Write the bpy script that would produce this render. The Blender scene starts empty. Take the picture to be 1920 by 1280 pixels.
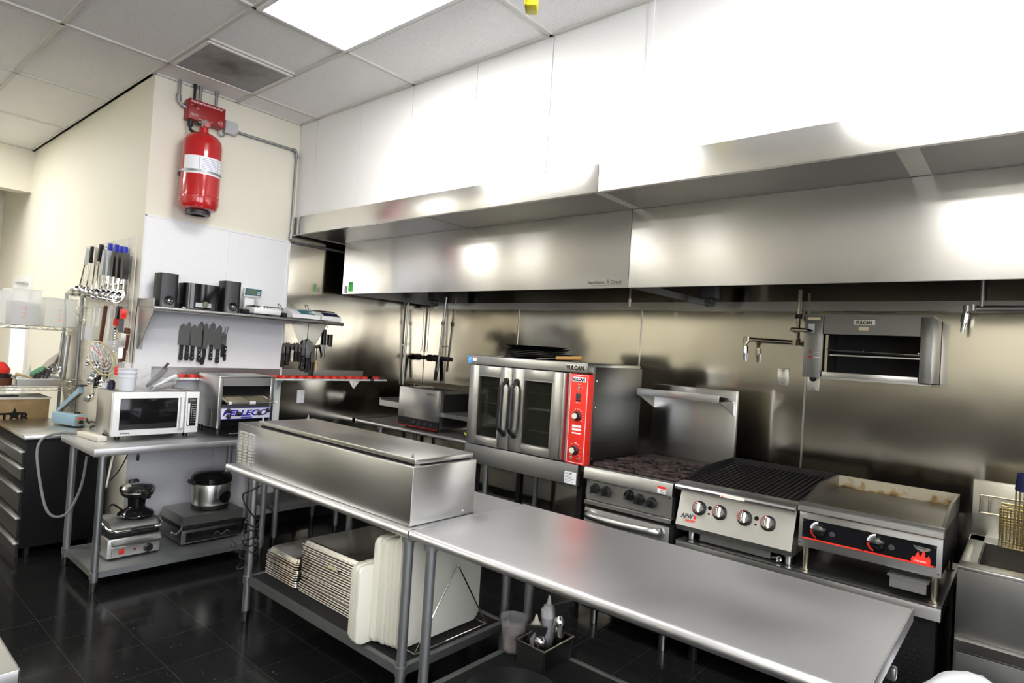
import bpy, bmesh, math, random
from mathutils import Vector, Matrix
random.seed(7)
S = bpy.context.scene
C = S.collection
PI = math.pi

# ------------------------------------------------------------------ camera
CAMZ, H = 1.605, 3.46
cam_d = bpy.data.cameras.new('camera'); cam = bpy.data.objects.new('camera', cam_d); C.objects.link(cam)
yaw, pitch, roll = 0.706828, -0.01713, 0.0636986
cam_d.sensor_width = 36; cam_d.lens = 1151.06 / 1920 * 36; cam_d.clip_start = .02
cy, sy, cp, sp = math.cos(yaw), math.sin(yaw), math.cos(pitch), math.sin(pitch)
fwd = Vector((-sy * cp, cy * cp, -sp)); right = Vector((cy, sy, 0)); up = right.cross(fwd)
r2 = right * math.cos(roll) + up * math.sin(roll); u2 = -right * math.sin(roll) + up * math.cos(roll)
mw = Matrix((r2, u2, -fwd)).transposed().to_4x4(); mw.translation = (4.9323, -2.7711, CAMZ)
cam.matrix_world = mw
S.camera = cam

# ------------------------------------------------------------------ world, exposure
SKY = 5.0
w = bpy.data.worlds.new('world'); S.world = w; w.use_nodes = True
w.node_tree.nodes['Background'].inputs[0].default_value = (.9, .92, 1, 1)
w.node_tree.nodes['Background'].inputs[1].default_value = SKY
S.view_settings.view_transform = 'Standard'; S.view_settings.look = 'None'
S.view_settings.gamma = 1; S.view_settings.use_curve_mapping = False
S.view_settings.exposure = 0.95
LIGHT = 12.5
S.cycles.max_bounces = 8; S.cycles.diffuse_bounces = 4; S.cycles.glossy_bounces = 5
S.cycles.transmission_bounces = 6; S.cycles.transparent_max_bounces = 10
S.cycles.caustics_reflective = False; S.cycles.caustics_refractive = False
S.cycles.sample_clamp_indirect = 4.0
S.cycles.use_denoising = True

# ------------------------------------------------------------------ materials
M = {}
def mat(name, col, rough=.5, metal=0, spec=.5, trans=0, ior=1.45, alpha=1, coat=0, emit=0):
    m = bpy.data.materials.new(name); m.use_nodes = True
    b = m.node_tree.nodes['Principled BSDF']
    b.inputs['Base Color'].default_value = (*col, 1); b.inputs['Roughness'].default_value = rough
    b.inputs['Metallic'].default_value = metal; b.inputs['Specular IOR Level'].default_value = spec
    b.inputs['Transmission Weight'].default_value = trans; b.inputs['IOR'].default_value = ior
    b.inputs['Alpha'].default_value = alpha; b.inputs['Coat Weight'].default_value = coat
    if emit:
        b.inputs['Emission Color'].default_value = (*col, 1); b.inputs['Emission Strength'].default_value = emit
    M[name] = m
    return m
def nodes(m): return m.node_tree.nodes, m.node_tree.links, m.node_tree.nodes['Principled BSDF']
def steel(name, col=.55, rough=.3, an=.8, wave=0, tint=(1, 1, .97), var=.04, grain=(0, .3, 1), streak=(2, 2, 160), sk=.15):
    m = mat(name, (col * tint[0], col * tint[1], col * tint[2]), rough, 1)
    n, l, b = nodes(m)
    b.inputs['Anisotropic'].default_value = an
    t = n.new('ShaderNodeCombineXYZ')
    for i in range(3): t.inputs[i].default_value = grain[i]
    l.new(t.outputs[0], b.inputs['Tangent'])
    if not var and not wave: return m
    if not var: var = .001
    tc = n.new('ShaderNodeNewGeometry')
    mp = n.new('ShaderNodeMapping'); mp.inputs['Scale'].default_value = streak
    l.new(tc.outputs['Position'], mp.inputs[0])
    ns = n.new('ShaderNodeTexNoise'); ns.inputs['Scale'].default_value = 1.5; ns.inputs['Detail'].default_value = 2
    l.new(mp.outputs[0], ns.inputs['Vector'])
    n2 = n.new('ShaderNodeTexNoise'); n2.inputs['Scale'].default_value = 2.1; n2.inputs['Detail'].default_value = 1
    l.new(tc.outputs['Position'], n2.inputs['Vector'])
    ad = n.new('ShaderNodeMath'); ad.operation = 'MULTIPLY_ADD'; ad.inputs[1].default_value = sk; l.new(ns.outputs[0], ad.inputs[0]); l.new(n2.outputs[0], ad.inputs[2])
    mr = n.new('ShaderNodeMapRange'); mr.inputs[1].default_value = .25 + .5 * sk; mr.inputs[2].default_value = .75 + .5 * sk
    mr.inputs[3].default_value = rough - var; mr.inputs[4].default_value = rough + var
    l.new(ad.outputs[0], mr.inputs[0]); l.new(mr.outputs[0], b.inputs['Roughness'])
    if wave:
        n3 = n.new('ShaderNodeTexNoise'); n3.inputs['Scale'].default_value = 2.3; n3.inputs['Detail'].default_value = 1
        l.new(tc.outputs['Position'], n3.inputs['Vector'])
        bp = n.new('ShaderNodeBump'); bp.inputs['Strength'].default_value = 1; bp.inputs['Distance'].default_value = wave
        l.new(n3.outputs[0], bp.inputs['Height']); l.new(bp.outputs[0], b.inputs['Normal'])
    return m
def speckle(m, scale, c1, c2, lo, hi, bump=0):
    n, l, b = nodes(m)
    g = n.new('ShaderNodeNewGeometry'); ns = n.new('ShaderNodeTexNoise'); ns.inputs['Scale'].default_value = scale; ns.inputs['Detail'].default_value = 3
    l.new(g.outputs['Position'], ns.inputs['Vector'])
    r = n.new('ShaderNodeValToRGB'); r.color_ramp.elements[0].position = lo; r.color_ramp.elements[1].position = hi
    r.color_ramp.elements[0].color = (*c1, 1); r.color_ramp.elements[1].color = (*c2, 1)
    l.new(ns.outputs[0], r.inputs[0]); l.new(r.outputs[0], b.inputs['Base Color'])
    if bump:
        bp = n.new('ShaderNodeBump'); bp.inputs['Strength'].default_value = .6; bp.inputs['Distance'].default_value = bump
        l.new(ns.outputs[0], bp.inputs['Height']); l.new(bp.outputs[0], b.inputs['Normal'])
    return m

steel('steel_hood', .88, .27, .93, wave=0, var=0, tint=(1, .985, .95))
steel('steel_wall', .44, .13, .5, wave=.004, tint=(1, .94, .80), var=0, sk=0)
steel('steel_top', .76, .38, .5, tint=(1, 1, 1.02), var=.05, streak=(3, 90, 3))
steel('steel', .58, .3, .7, var=0)
steel('steel_soft', .44, .40, .5, var=0)
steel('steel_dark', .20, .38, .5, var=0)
steel('galvanised', .36, .5, 0, var=.1, tint=(.95, .99, 1))
mat('chrome', (.75, .75, .73), .08, 1)
mat('brass_pipe', (.40, .36, .27), .32, 1)
mat('pipe', (.50, .50, .48), .35, 1)
mat('black_pipe', (.03, .03, .03), .5, .3)
mat('aluminium', (.62, .61, .57), .36, 1)
speckle(mat('pan_metal', (.5, .48, .43), .30, 1), 7, (.34, .28, .20), (.62, .61, .58), .30, .46)
mat('cream', (.80, .765, .645), .6)
speckle(mat('frp', (.86, .86, .87), .33), 140, (.84, .84, .85), (.88, .88, .89), .4, .6, .0006)
mat('upper_panel', (.86, .86, .85), .45)
speckle(mat('tile', (.74, .72, .69), .9, spec=.1), 190, (.68, .66, .64), (.93, .92, .905), .27, .45, .0012)
mat('tbar', (.66, .65, .60), .55)
mat('diffuser', (1, .985, .95), .5, emit=LIGHT)
mat('added_dado', (.035, .033, .032), .5)
mat('white_trim', (.80, .79, .75), .5)
mat('black', (.012, .012, .012), .35)
mat('black_matte', (.010, .010, .010), .7, spec=.2)
mat('black_gloss', (.008, .008, .009), .08)
mat('charcoal', (.05, .05, .055), .45)
mat('iron', (.011, .010, .010), .55, spec=.3)
speckle(mat('grate_iron', (.05, .035, .03), .7, .2), 25, (.022, .018, .017), (.09, .055, .045), .4, .65)
mat('red', (.46, .012, .014), .16, coat=.5)
mat('red_dark', (.30, .010, .012), .4)
mat('red_panel', (.80, .035, .02), .4)
mat('red_cap', (.75, .035, .02), .4)
mat('white', (.82, .82, .82), .4)
mat('white_gloss', (.85, .85, .84), .2)
mat('offwhite', (.76, .73, .62), .45)
mat('board', (.80, .79, .68), .45)
mat('label_white', (.85, .85, .88), .5)
mat('label_yellow', (.75, .66, .38), .6)
mat('blue', (.02, .035, .55), .4)
mat('navy', (.01, .012, .05), .5)
mat('blue_logo', (.03, .02, .42), .5)
mat('lightblue', (.33, .50, .62), .4)
mat('sticker_blue', (.10, .36, .78), .5)
mat('sticker_green', (.14, .95, .14), .5)
mat('gauge_pink', (.62, .20, .24), .4)
mat('basket_wire', (.50, .40, .18), .35, 1)
mat('orange', (.75, .25, .08), .5)
mat('green', (.005, .23, .09), .4)
mat('teal', (.05, .18, .21), .3)
mat('lcd', (.16, .20, .13), .3)
mat('yellow', (.80, .68, .02), .4)
mat('lime', (.62, .66, .05), .6)
mat('wood', (.42, .22, .06), .55)
mat('brown_wood', (.12, .035, .015), .5)
mat('pale_wood', (.62, .45, .22), .6)
speckle(mat('cardboard', (.36, .25, .13), .85, spec=.1), 6, (.31, .21, .10), (.40, .28, .15), .4, .6)
mat('paper', (.78, .76, .68), .8)
mat('grey_box', (.50, .52, .54), .4)
mat('grey_cord', (.16, .16, .16), .5)
mat('white_print', (.85, .85, .85), .5)
mat('clear', (.93, .94, .95), .12, alpha=.15)
mat('frosted', (.86, .88, .92), .4, alpha=.72)
mat('bin', (.86, .87, .86), .25, alpha=.30)
mat('bag', (.80, .80, .84), .15, alpha=.16)
mat('bottle_plastic', (.55, .56, .58), .35, alpha=.75)
mat('sauce', (.12, .055, .025), .5)
mat('glass_dark', (.008, .008, .009), .10, spec=.3)
mat('oven_glass', (.02, .022, .015), .04, alpha=.45)
mat('teal_dark', (.03, .10, .12), .3)
# black polished vinyl floor with pale flecks and 12 inch tile joints
fm = mat('floor_tile', (.012, .012, .012), .12, spec=.16)
n, l, b = nodes(fm)
g = n.new('ShaderNodeNewGeometry')
v = n.new('ShaderNodeTexVoronoi'); v.inputs['Scale'].default_value = 34; l.new(g.outputs['Position'], v.inputs['Vector'])
v2 = n.new('ShaderNodeTexNoise'); v2.inputs['Scale'].default_value = 7; l.new(g.outputs['Position'], v2.inputs['Vector'])
sub = n.new('ShaderNodeMath'); sub.operation = 'MULTIPLY_ADD'; l.new(v2.outputs[0], sub.inputs[0]); sub.inputs[1].default_value = -.10; l.new(v.outputs['Distance'], sub.inputs[2])
r = n.new('ShaderNodeValToRGB'); r.color_ramp.elements[0].position = -.0; r.color_ramp.elements[0].color = (.22, .21, .19, 1)
r.color_ramp.elements[1].position = .012; r.color_ramp.elements[1].color = (.010, .010, .010, 1)
l.new(sub.outputs[0], r.inputs[0])
bk = n.new('ShaderNodeTexBrick'); bk.offset = 0; bk.inputs['Scale'].default_value = 1; bk.inputs['Mortar Size'].default_value = .0012
bk.inputs['Brick Width'].default_value = .305; bk.inputs['Row Height'].default_value = .305
bk.inputs['Color1'].default_value = bk.inputs['Color2'].default_value = (0, 0, 0, 1); bk.inputs['Mortar'].default_value = (.030, .028, .025, 1)
l.new(g.outputs['Position'], bk.inputs['Vector'])
mx = n.new('ShaderNodeMix'); mx.data_type = 'RGBA'; mx.blend_type = 'ADD'; mx.inputs[0].default_value = 1
l.new(r.outputs[0], mx.inputs[6]); l.new(bk.outputs[0], mx.inputs[7]); l.new(mx.outputs[2], b.inputs['Base Color'])
ns = n.new('ShaderNodeTexNoise'); ns.inputs['Scale'].default_value = 3; ns.inputs['Detail'].default_value = 6; l.new(g.outputs['Position'], ns.inputs['Vector'])
mr = n.new('ShaderNodeMapRange'); mr.inputs[3].default_value = .06; mr.inputs[4].default_value = .24; l.new(ns.outputs[0], mr.inputs[0]); l.new(mr.outputs[0], b.inputs['Roughness'])
# ceiling vent plate with a sooty smudge of its own
vm = mat('vent_plate', (.30, .30, .30), .55, 0)
n, l, b = nodes(vm)
g = n.new('ShaderNodeNewGeometry'); mp = n.new('ShaderNodeMapping'); mp.inputs['Location'].default_value = (-.66, .90, -H); mp.vector_type = 'POINT'
l.new(g.outputs['Position'], mp.inputs[0])
ln = n.new('ShaderNodeVectorMath'); ln.operation = 'LENGTH'; l.new(mp.outputs[0], ln.inputs[0])
ns = n.new('ShaderNodeTexNoise'); ns.inputs['Scale'].default_value = 9; ns.inputs['Detail'].default_value = 4; l.new(g.outputs['Position'], ns.inputs['Vector'])
ma = n.new('ShaderNodeMath'); ma.operation = 'MULTIPLY_ADD'; l.new(ns.outputs[0], ma.inputs[0]); ma.inputs[1].default_value = .35; l.new(ln.outputs['Value'], ma.inputs[2])
r = n.new('ShaderNodeValToRGB'); r.color_ramp.elements[0].position = .18; r.color_ramp.elements[0].color = (.10, .09, .075, 1)
r.color_ramp.elements[1].position = .42; r.color_ramp.elements[1].color = (.33, .33, .33, 1)
l.new(ma.outputs[0], r.inputs[0]); l.new(r.outputs[0], b.inputs['Base Color'])
# ribbed black shelf mat
rm = mat('ribbed', (.016, .016, .016), .55)
n, l, b = nodes(rm)
g = n.new('ShaderNodeNewGeometry'); wv = n.new('ShaderNodeTexWave'); wv.inputs['Scale'].default_value = 55; wv.bands_direction = 'X'
l.new(g.outputs['Position'], wv.inputs['Vector']); bp = n.new('ShaderNodeBump'); bp.inputs['Distance'].default_value = .003
l.new(wv.outputs[0], bp.inputs['Height']); l.new(bp.outputs[0], b.inputs['Normal'])
# used griddle splash: greasy brown staining along its foot
gm = mat('greasy', (.6, .55, .42), .4, .6)
n, l, b = nodes(gm)
g = n.new('ShaderNodeNewGeometry'); ns = n.new('ShaderNodeTexNoise'); ns.inputs['Scale'].default_value = 14; ns.inputs['Detail'].default_value = 6; l.new(g.outputs['Position'], ns.inputs['Vector'])
r = n.new('ShaderNodeValToRGB'); e = r.color_ramp.elements; e[0].position = .36; e[0].color = (.05, .03, .012, 1); e[1].position = .56; e[1].color = (.44, .40, .30, 1)
k = e.new(.46); k.color = (.30, .20, .08, 1); sx_ = n.new('ShaderNodeSeparateXYZ'); l.new(g.outputs['Position'], sx_.inputs[0])
mg = n.new('ShaderNodeMath'); mg.operation = 'MULTIPLY_ADD'; l.new(sx_.outputs[2], mg.inputs[0]); mg.inputs[1].default_value = 4.5; mg.inputs[2].default_value = -4.5 * .985
mh = n.new('ShaderNodeMath'); mh.operation = 'ADD'; l.new(ns.outputs[0], mh.inputs[0]); l.new(mg.outputs[0], mh.inputs[1])
l.new(mh.outputs[0], r.inputs[0]); l.new(r.outputs[0], b.inputs['Base Color'])
steel('griddle_plate', .10, .36, .3, var=.08, tint=(1, .93, .8))
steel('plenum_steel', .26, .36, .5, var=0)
steel('steel_bright', .86, .30, .6, var=0)
steel('old_steel', .52, .38, .4, var=0, tint=(1, .97, .82))
steel('fryer_steel', .17, .42, .4, var=0)
mat('old_oil', (.02, .015, .008), .3)
mat('dark_chrome', (.16, .16, .165), .16, 1)
# white stuff bag
mat('liner', (.84, .84, .86), .35)

# ------------------------------------------------------------------ helpers
class _Org(dict):
    def __missing__(s, k): return Vector(bpy.data.objects[k].matrix_basis.translation) if bpy.data.objects[k].parent is None else Vector((0, 0, 0))
ORG = _Org()
class G:
    """collects shapes, links them as one mesh object"""
    def __init__(s, mtx=None): s.b = bmesh.new(); s.m = mtx
    def _fin(s, vs, bev=0, seg=2):
        if bev:
            es = list({e for v in vs for e in v.link_edges})
            rr = bmesh.ops.bevel(s.b, geom=es, offset=bev, segments=seg, affect='EDGES', profile=.5)
            vs = list({v for f in rr['faces'] for v in f.verts} | {v for v in vs if v.is_valid})
        if s.m is not None:
            for v in vs: v.co = s.m @ v.co
        return s
    def box(s, x0, x1, y0, y1, z0, z1, bev=0, seg=2):
        r = bmesh.ops.create_cube(s.b, size=1)
        for v in r['verts']:
            v.co = Vector(((x0 + x1) / 2 + v.co.x * abs(x1 - x0), (y0 + y1) / 2 + v.co.y * abs(y1 - y0), (z0 + z1) / 2 + v.co.z * abs(z1 - z0)))
        return s._fin(r['verts'], bev, seg)
    def obox(s, c, size, rot, bev=0):
        r = bmesh.ops.create_cube(s.b, size=1)
        for v in r['verts']:
            v.co = Vector(c) + rot @ Vector((v.co.x * size[0], v.co.y * size[1], v.co.z * size[2]))
        return s._fin(r['verts'], bev)
    def poly(s, pts3, depth):
        """flat polygon of 3-D points thickened by the vector depth"""
        d = Vector(depth); n = len(pts3)
        a = [s.b.verts.new(Vector(p)) for p in pts3]; c = [s.b.verts.new(Vector(p) + d) for p in pts3]
        s.b.faces.new(a); s.b.faces.new(list(reversed(c)))
        for i in range(n):
            s.b.faces.new((a[i], c[i], c[(i + 1) % n], a[(i + 1) % n]))
        return s._fin(a + c)
    def prism(s, ax, pts, d0, d1):
        f = {'x': lambda p, d: (d, p[0], p[1]), 'y': lambda p, d: (p[0], d, p[1]), 'z': lambda p, d: (p[0], p[1], d)}[ax]
        return s.poly([f(p, d0) for p in pts], Vector(f((0, 0), d1 - d0)))
    def cyl(s, a, b, r, r2=None, n=16, cap=True):
        a, b = Vector(a), Vector(b); r2 = r if r2 is None else r2
        q = (b - a).to_track_quat('Z', 'Y'); R = q.to_matrix()
        v0, v1 = [], []
        for i in range(n):
            t = 2 * PI * i / n; d = R @ Vector((math.cos(t), math.sin(t), 0))
            v0.append(s.b.verts.new(a + d * r)); v1.append(s.b.verts.new(b + d * r2))
        for i in range(n):
            j = (i + 1) % n; s.b.faces.new((v0[i], v0[j], v1[j], v1[i]))
        if cap: s.b.faces.new(list(reversed(v0))); s.b.faces.new(v1)
        return s._fin(v0 + v1)
    def lathe(s, o, prof, n=28, axis=(0, 0, 1), sx=1, sy=1):
        """prof: (radius, height) pairs turned round axis through o"""
        o = Vector(o); R = Vector(axis).to_track_quat('Z', 'Y').to_matrix(); rings = []; allv = []
        for (r, z) in prof:
            if r < 1e-6:
                v = s.b.verts.new(o + R @ Vector((0, 0, z))); rings.append([v]); allv.append(v)
            else:
                ring = [s.b.verts.new(o + R @ Vector((sx * r * math.cos(2 * PI * i / n), sy * r * math.sin(2 * PI * i / n), z))) for i in range(n)]
                rings.append(ring); allv += ring
        for A, B in zip(rings, rings[1:]):
            for i in range(n):
                j = (i + 1) % n
                if len(A) == 1 and len(B) == 1: continue
                if len(A) == 1: s.b.faces.new((A[0], B[j], B[i]))
                elif len(B) == 1: s.b.faces.new((A[i], A[j], B[0]))
                else: s.b.faces.new((A[i], A[j], B[j], B[i]))
        return s._fin(allv)
    def tube(s, pts, r, n=8, closed=False, smooth=0):
        P = [Vector(p) for p in pts]
        rl = list(r) if isinstance(r, (list, tuple)) else None
        for _ in range(smooth):
            if rl:
                q_ = [rl[0]]
                for a, b in zip(rl, rl[1:]): q_ += [a * .75 + b * .25, a * .25 + b * .75]
                rl = q_ + [rl[-1]]
            Q = [P[0]]
            for a, b in zip(P, P[1:]): Q += [a * .75 + b * .25, a * .25 + b * .75]
            Q.append(P[-1]); P = Q
        m = len(P); rings = []; ref = None
        for i, p in enumerate(P):
            if closed: t = P[(i + 1) % m] - P[i - 1]
            else: t = P[min(i + 1, m - 1)] - P[max(i - 1, 0)]
            t.normalize()
            if ref is None: ref = t.orthogonal().normalized()
            ref = (ref - t * ref.dot(t))
            ref = ref.normalized() if ref.length > 1e-6 else t.orthogonal().normalized()
            bn = t.cross(ref); rr = rl[i] if rl else r
            rings.append([s.b.verts.new(p + (ref * math.cos(2 * PI * k / n) + bn * math.sin(2 * PI * k / n)) * rr) for k in range(n)])
        prs = list(zip(rings, rings[1:])) + ([(rings[-1], rings[0])] if closed else [])
        for A, B in prs:
            for k in range(n):
                j = (k + 1) % n; s.b.faces.new((A[k], A[j], B[j], B[k]))
        if not closed: s.b.faces.new(list(reversed(rings[0]))); s.b.faces.new(rings[-1])
        return s._fin([v for R in rings for v in R])
    def build(s, name, m, parent=None, ang=35, label=None, kind=None):
        bmesh.ops.remove_doubles(s.b, verts=s.b.verts, dist=1e-6)
        bmesh.ops.recalc_face_normals(s.b, faces=s.b.faces)
        me = bpy.data.meshes.new(name)
        if parent is None:
            xs = [v.co for v in s.b.verts]
            o_ = Vector((sum(v.x for v in xs) / len(xs), sum(v.y for v in xs) / len(xs), min(v.z for v in xs)))
        else: o_ = ORG[parent.name]
        for v in s.b.verts: v.co -= o_
        s.b.to_mesh(me); s.b.free()
        me.materials.append(M[m])
        for p in me.polygons: p.use_smooth = True
        me.set_sharp_from_angle(angle=math.radians(ang))
        o = bpy.data.objects.new(name, me); C.objects.link(o)
        if parent is None: o.location = o_
        else: o.parent = parent
        ORG[o.name] = o_
        if label: o['label'] = label
        if kind: o['kind'] = kind
        return o
def tag(o, label, cat, group=None, kind=None):
    o['label'] = label; o['category'] = cat
    if group: o['group'] = group
    if kind: o['kind'] = kind
    return o
def thing(name, label, cat, loc, group=None, local=False, rz=0):
    o = bpy.data.objects.new(name, None); C.objects.link(o); o.location = loc; o.empty_display_size = .05
    o.rotation_euler = (0, 0, rz)
    ORG[o.name] = Vector((0, 0, 0)) if local else Vector(loc)
    return tag(o, label, cat, group)
def dup(root, loc, label=None, rz=None, rot=None):
    r = root.copy(); C.objects.link(r); r.location = loc
    if rz is not None: r.rotation_euler = (0, 0, rz)
    if rot is not None: r.rotation_euler = rot
    if label: r['label'] = label
    for ch in list(root.children):
        c = ch.copy(); C.objects.link(c); c.parent = r
        for gch in list(ch.children):
            d = gch.copy(); C.objects.link(d); d.parent = c
    ORG[r.name] = Vector((0, 0, 0))
    return r
def struct(name, g, m, **k): return g.build(name, m, kind='structure', **k)
def text(s, size, at, xd, ud, m, parent, name='lettering', ext=.0006, bold=0, align='LEFT', sx=1.0, shear=0):
    cu = bpy.data.curves.new('t', 'FONT'); cu.body = s; cu.size = size; cu.extrude = ext; cu.align_x = align; cu.shear = shear
    cu.offset = bold
    t = bpy.data.objects.new('t', cu); C.objects.link(t)
    me = bpy.data.meshes.new_from_object(t); bpy.data.objects.remove(t); bpy.data.curves.remove(cu)
    xd = Vector(xd).normalized(); ud = Vector(ud); ud = (ud - xd * ud.dot(xd)).normalized(); nd = xd.cross(ud)
    R = Matrix((xd, ud, nd)).transposed(); o_ = ORG[parent.name]
    for v in me.vertices:
        v.co = Vector(at) + R @ Vector((v.co.x * sx, v.co.y, v.co.z)) - o_
    me.name = name; me.materials.clear(); me.materials.append(M[m])
    o = bpy.data.objects.new(name, me); C.objects.link(o); o.parent = parent; ORG[o.name] = o_
    return o
def attach(o, par):
    """make a built mesh a part of the (unrotated) thing par"""
    o.location = o.location - par.location; o.parent = par
    for k in ('label', 'category', 'group'):
        if k in o: del o[k]
    return o
def rotm(ax, a): return Matrix.Rotation(a, 3, ax)
# ------------------------------------------------------------------ the room
BY = 1.58                                   # back wall behind the cooking line
UY = -1.164                                 # wall with the utensil grid
XR, YF, XL = 7.2, -6.0, -4.8
struct('floor', G().box(XL - .1, XR + .1, YF - .1, BY + .1, -.1, 0), 'floor_tile')
struct('ceiling', G().box(XL - .1, XR + .1, YF - .1, BY + .1, H, H + .1), 'tile')
struct('wall_back', G().box(-.1, XR + .1, BY, BY + .1, 0, H), 'steel_wall')
struct('wall_left', G().box(-.1, 0, UY, BY, 0, H), 'cream')
struct('wall_utensil', G().box(-3.08, -.1, UY, UY + .1, 0, H).box(XL - .1, -3.85, UY, UY + .1, 0, H).box(-3.85, -3.08, UY, UY + .1, 2.05, H), 'cream')
struct('wall_far', G().box(XL - .1, XL, YF, UY + .1, 0, H), 'cream')
struct('wall_header', G().box(-3.62, -3.43, YF, UY, 3.0, H), 'cream')
struct('wall_behind', G().box(XL, XR, YF - .1, YF, 0, H), 'cream')
# two unseen windows added in the right wall to brighten ceiling and steel
WZ0, WZ1 = .95, 2.95
ADDED_WINS = ((-5.7, -3.5), (-3.0, -.9))
g_ = G().box(XR, XR + .1, YF, BY, 0, WZ0).box(XR, XR + .1, YF, BY, WZ1, H)
yy = YF
for a, c in ADDED_WINS: g_.box(XR, XR + .1, yy, a, WZ0, WZ1); yy = c
g_.box(XR, XR + .1, yy, BY, WZ0, WZ1)
struct('wall_right', g_, 'cream')
for i, (a, c) in enumerate(ADDED_WINS):
    f_ = struct(f'window_{i + 1}', G().box(XR + .02, XR + .08, a, a + .05, WZ0, WZ1).box(XR + .02, XR + .08, c - .05, c, WZ0, WZ1).box(XR + .02, XR + .08, a, c, WZ0, WZ0 + .05).box(XR + .02, XR + .08, a, c, WZ1 - .05, WZ1).box(XR + .02, XR + .08, (a + c) / 2 - .025, (a + c) / 2 + .025, WZ0, WZ1), 'white_trim')
struct('wall_upper', G().box(0.002, XR, .012, .05, 2.50, H), 'tbar')
struct('wall_passage', G().box(-4.3, -2.6, -.2, -.1, 0, 2.6), 'black_matte')
d = struct('door_1', G().box(-3.13, -3.05, UY - .02, UY + .12, 0, 2.10).box(-3.88, -3.80, UY - .02, UY + .12, 0, 2.10).box(-3.80, -3.13, UY - .02, UY + .12, 2.03, 2.10), 'white_trim')
struct('trim_9', G().box(XL, XR, YF, YF + .02, 0, 1.40).box(XR - .02, XR, YF + .02, -.6, 0, .90), 'added_dado')  # unseen dark panelling added so the steel reflects darker low down
# fibreglass sheets on the left wall below the paint, steel cladding under the hood
struct('trim_1', G().box(0, .006, UY + .012, -.56, .1, 2.42).box(0, .006, -.55, -.035, .1, 2.42), 'frp')
struct('trim_2', G().box(0, .010, UY - .002, UY + .012, .1, 2.43).box(0, .010, UY, -.035, 2.42, 2.435).box(0, .010, -.56, -.55, .1, 2.42).box(0, .012, -.040, -.025, .1, 2.42), 'white')
struct('trim_3', G().box(0, .006, -.025, BY, .1, 2.50), 'steel_wall')
# white panels closing the space above the hood
up_x = [0.004, .27, .89, 1.50, 2.13, 2.74, 3.36, 4.60, 5.85, XR - .01]
g_ = G()
for a, c in zip(up_x, up_x[1:]): g_.box(a + .0035, c - .0035, .0, .012, 2.645, H - .002)
struct('trim_4', g_, 'upper_panel')
struct('trim_5', G().box(3.352, 3.385, -.006, 0, 2.645, H).box(4.59, 4.62, -.006, 0, 2.645, H), 'white')
# suspended ceiling grid
x0g, wg = .287, .572
g_ = G()
def rails(g, xa, xb, ya, yb):
    g.box(xa, xb, ya, yb, H - .012, H)
for k in range(-4, 6):
    x = x0g + 1.22 * k
    if XL < x < XR:
        rails(g_, x - .012, x + .012, YF, UY if x < 0 else 0)
for k in range(0, 9):
    y = -wg - .61 * k
    rails(g_, XL if y < UY else 0, XR, y - .012, y + .012)
rails(g_, x0g + .61 - .012, x0g + .61 + .012, -wg - .61, -wg)
rails(g_, 0, XR, -.024, -.001); rails(g_, 0.001, .024, UY, 0); rails(g_, XL, 0, UY - .024, UY - .001)
struct('trim_6', g_, 'tbar')
# seams of the steel sheets on the back wall
g_ = G()
for x in (1.28, 2.55, 3.78): g_.box(x - .005, x + .005, BY - .004, BY, .9, 2.02)
struct('trim_7', g_, 'steel')
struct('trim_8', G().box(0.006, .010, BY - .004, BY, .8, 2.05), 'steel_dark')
struct('baseboard_left', G().box(0, .012, UY, BY, 0, .1), 'black')

# ------------------------------------------------------------------ ceiling fixtures
def troffer(x, y, label):
    t = thing('ceiling_light', label, 'ceiling light', (x, y, H - .02), 'recessed fluorescent ceiling lights')
    G().box(x - .60, x + .60, y - .295, y - .270, H - .022, H - .002).box(x - .60, x + .60, y + .270, y + .295, H - .022, H - .002) \
        .box(x - .60, x - .575, y - .27, y + .27, H - .022, H - .002).box(x + .575, x + .60, y - .27, y + .27, H - .022, H - .002).build('frame', 'white', t)
    G().box(x - .575, x + .575, y - .27, y + .27, H - .016, H - .004).build('diffuser', 'diffuser', t)
    return t
Y1 = -wg - .305
troffer(x0g + 1.22 + .61, Y1, 'bright white recessed ceiling light beside the grey vent, above the prep tables')
troffer(x0g + 1.22 * 3 + .61, Y1, 'recessed ceiling light over the right half of the cooking line')
for x, y, s_ in ((x0g - 1.83, Y1 - 2.44, 'over the left aisle'), (x0g + 1.22 * 3 + .61, Y1 - 2.44, 'behind the photographer'),
                 (-.85, Y1 - 4.27, 'added to brighten the hood, near the middle of the wall behind the aisle'), (-2.75, Y1 - 4.27, 'added to brighten the hood, near the left end of the wall behind the aisle'), (4.7, Y1 - 4.27, 'added to brighten the hood, near the right end of the wall behind the aisle'),  # these three are added, unseen, to brighten hood and wall behind
                 (x0g - 1.22 * 2 - .61, Y1 - 1.55, 'unseen at the far left, placed to brighten the utensil wall')):  # unseen fixture, its place set by the utensil wall's brightness
    troffer(x, y, 'recessed ceiling light ' + s_)
vx, vy = x0g + .305, -wg - .305
t = thing('ceiling_vent', 'grey square ceiling vent with a sooty smudge above the red cylinder', 'vent', (vx, vy, H - .02))
G().box(vx - .29, vx + .29, vy - .29, vy - .272, H - .02, H - .002).box(vx - .29, vx + .29, vy + .272, vy + .29, H - .02, H - .002) \
    .box(vx - .29, vx - .272, vy - .272, vy + .272, H - .02, H - .002).box(vx + .272, vx + .29, vy - .272, vy + .272, H - .02, H - .002).build('frame', 'white_trim', t)
G().box(vx - .272, vx + .272, vy - .272, vy + .272, H - .014, H - .004).build('plate', 'vent_plate', t)
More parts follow.
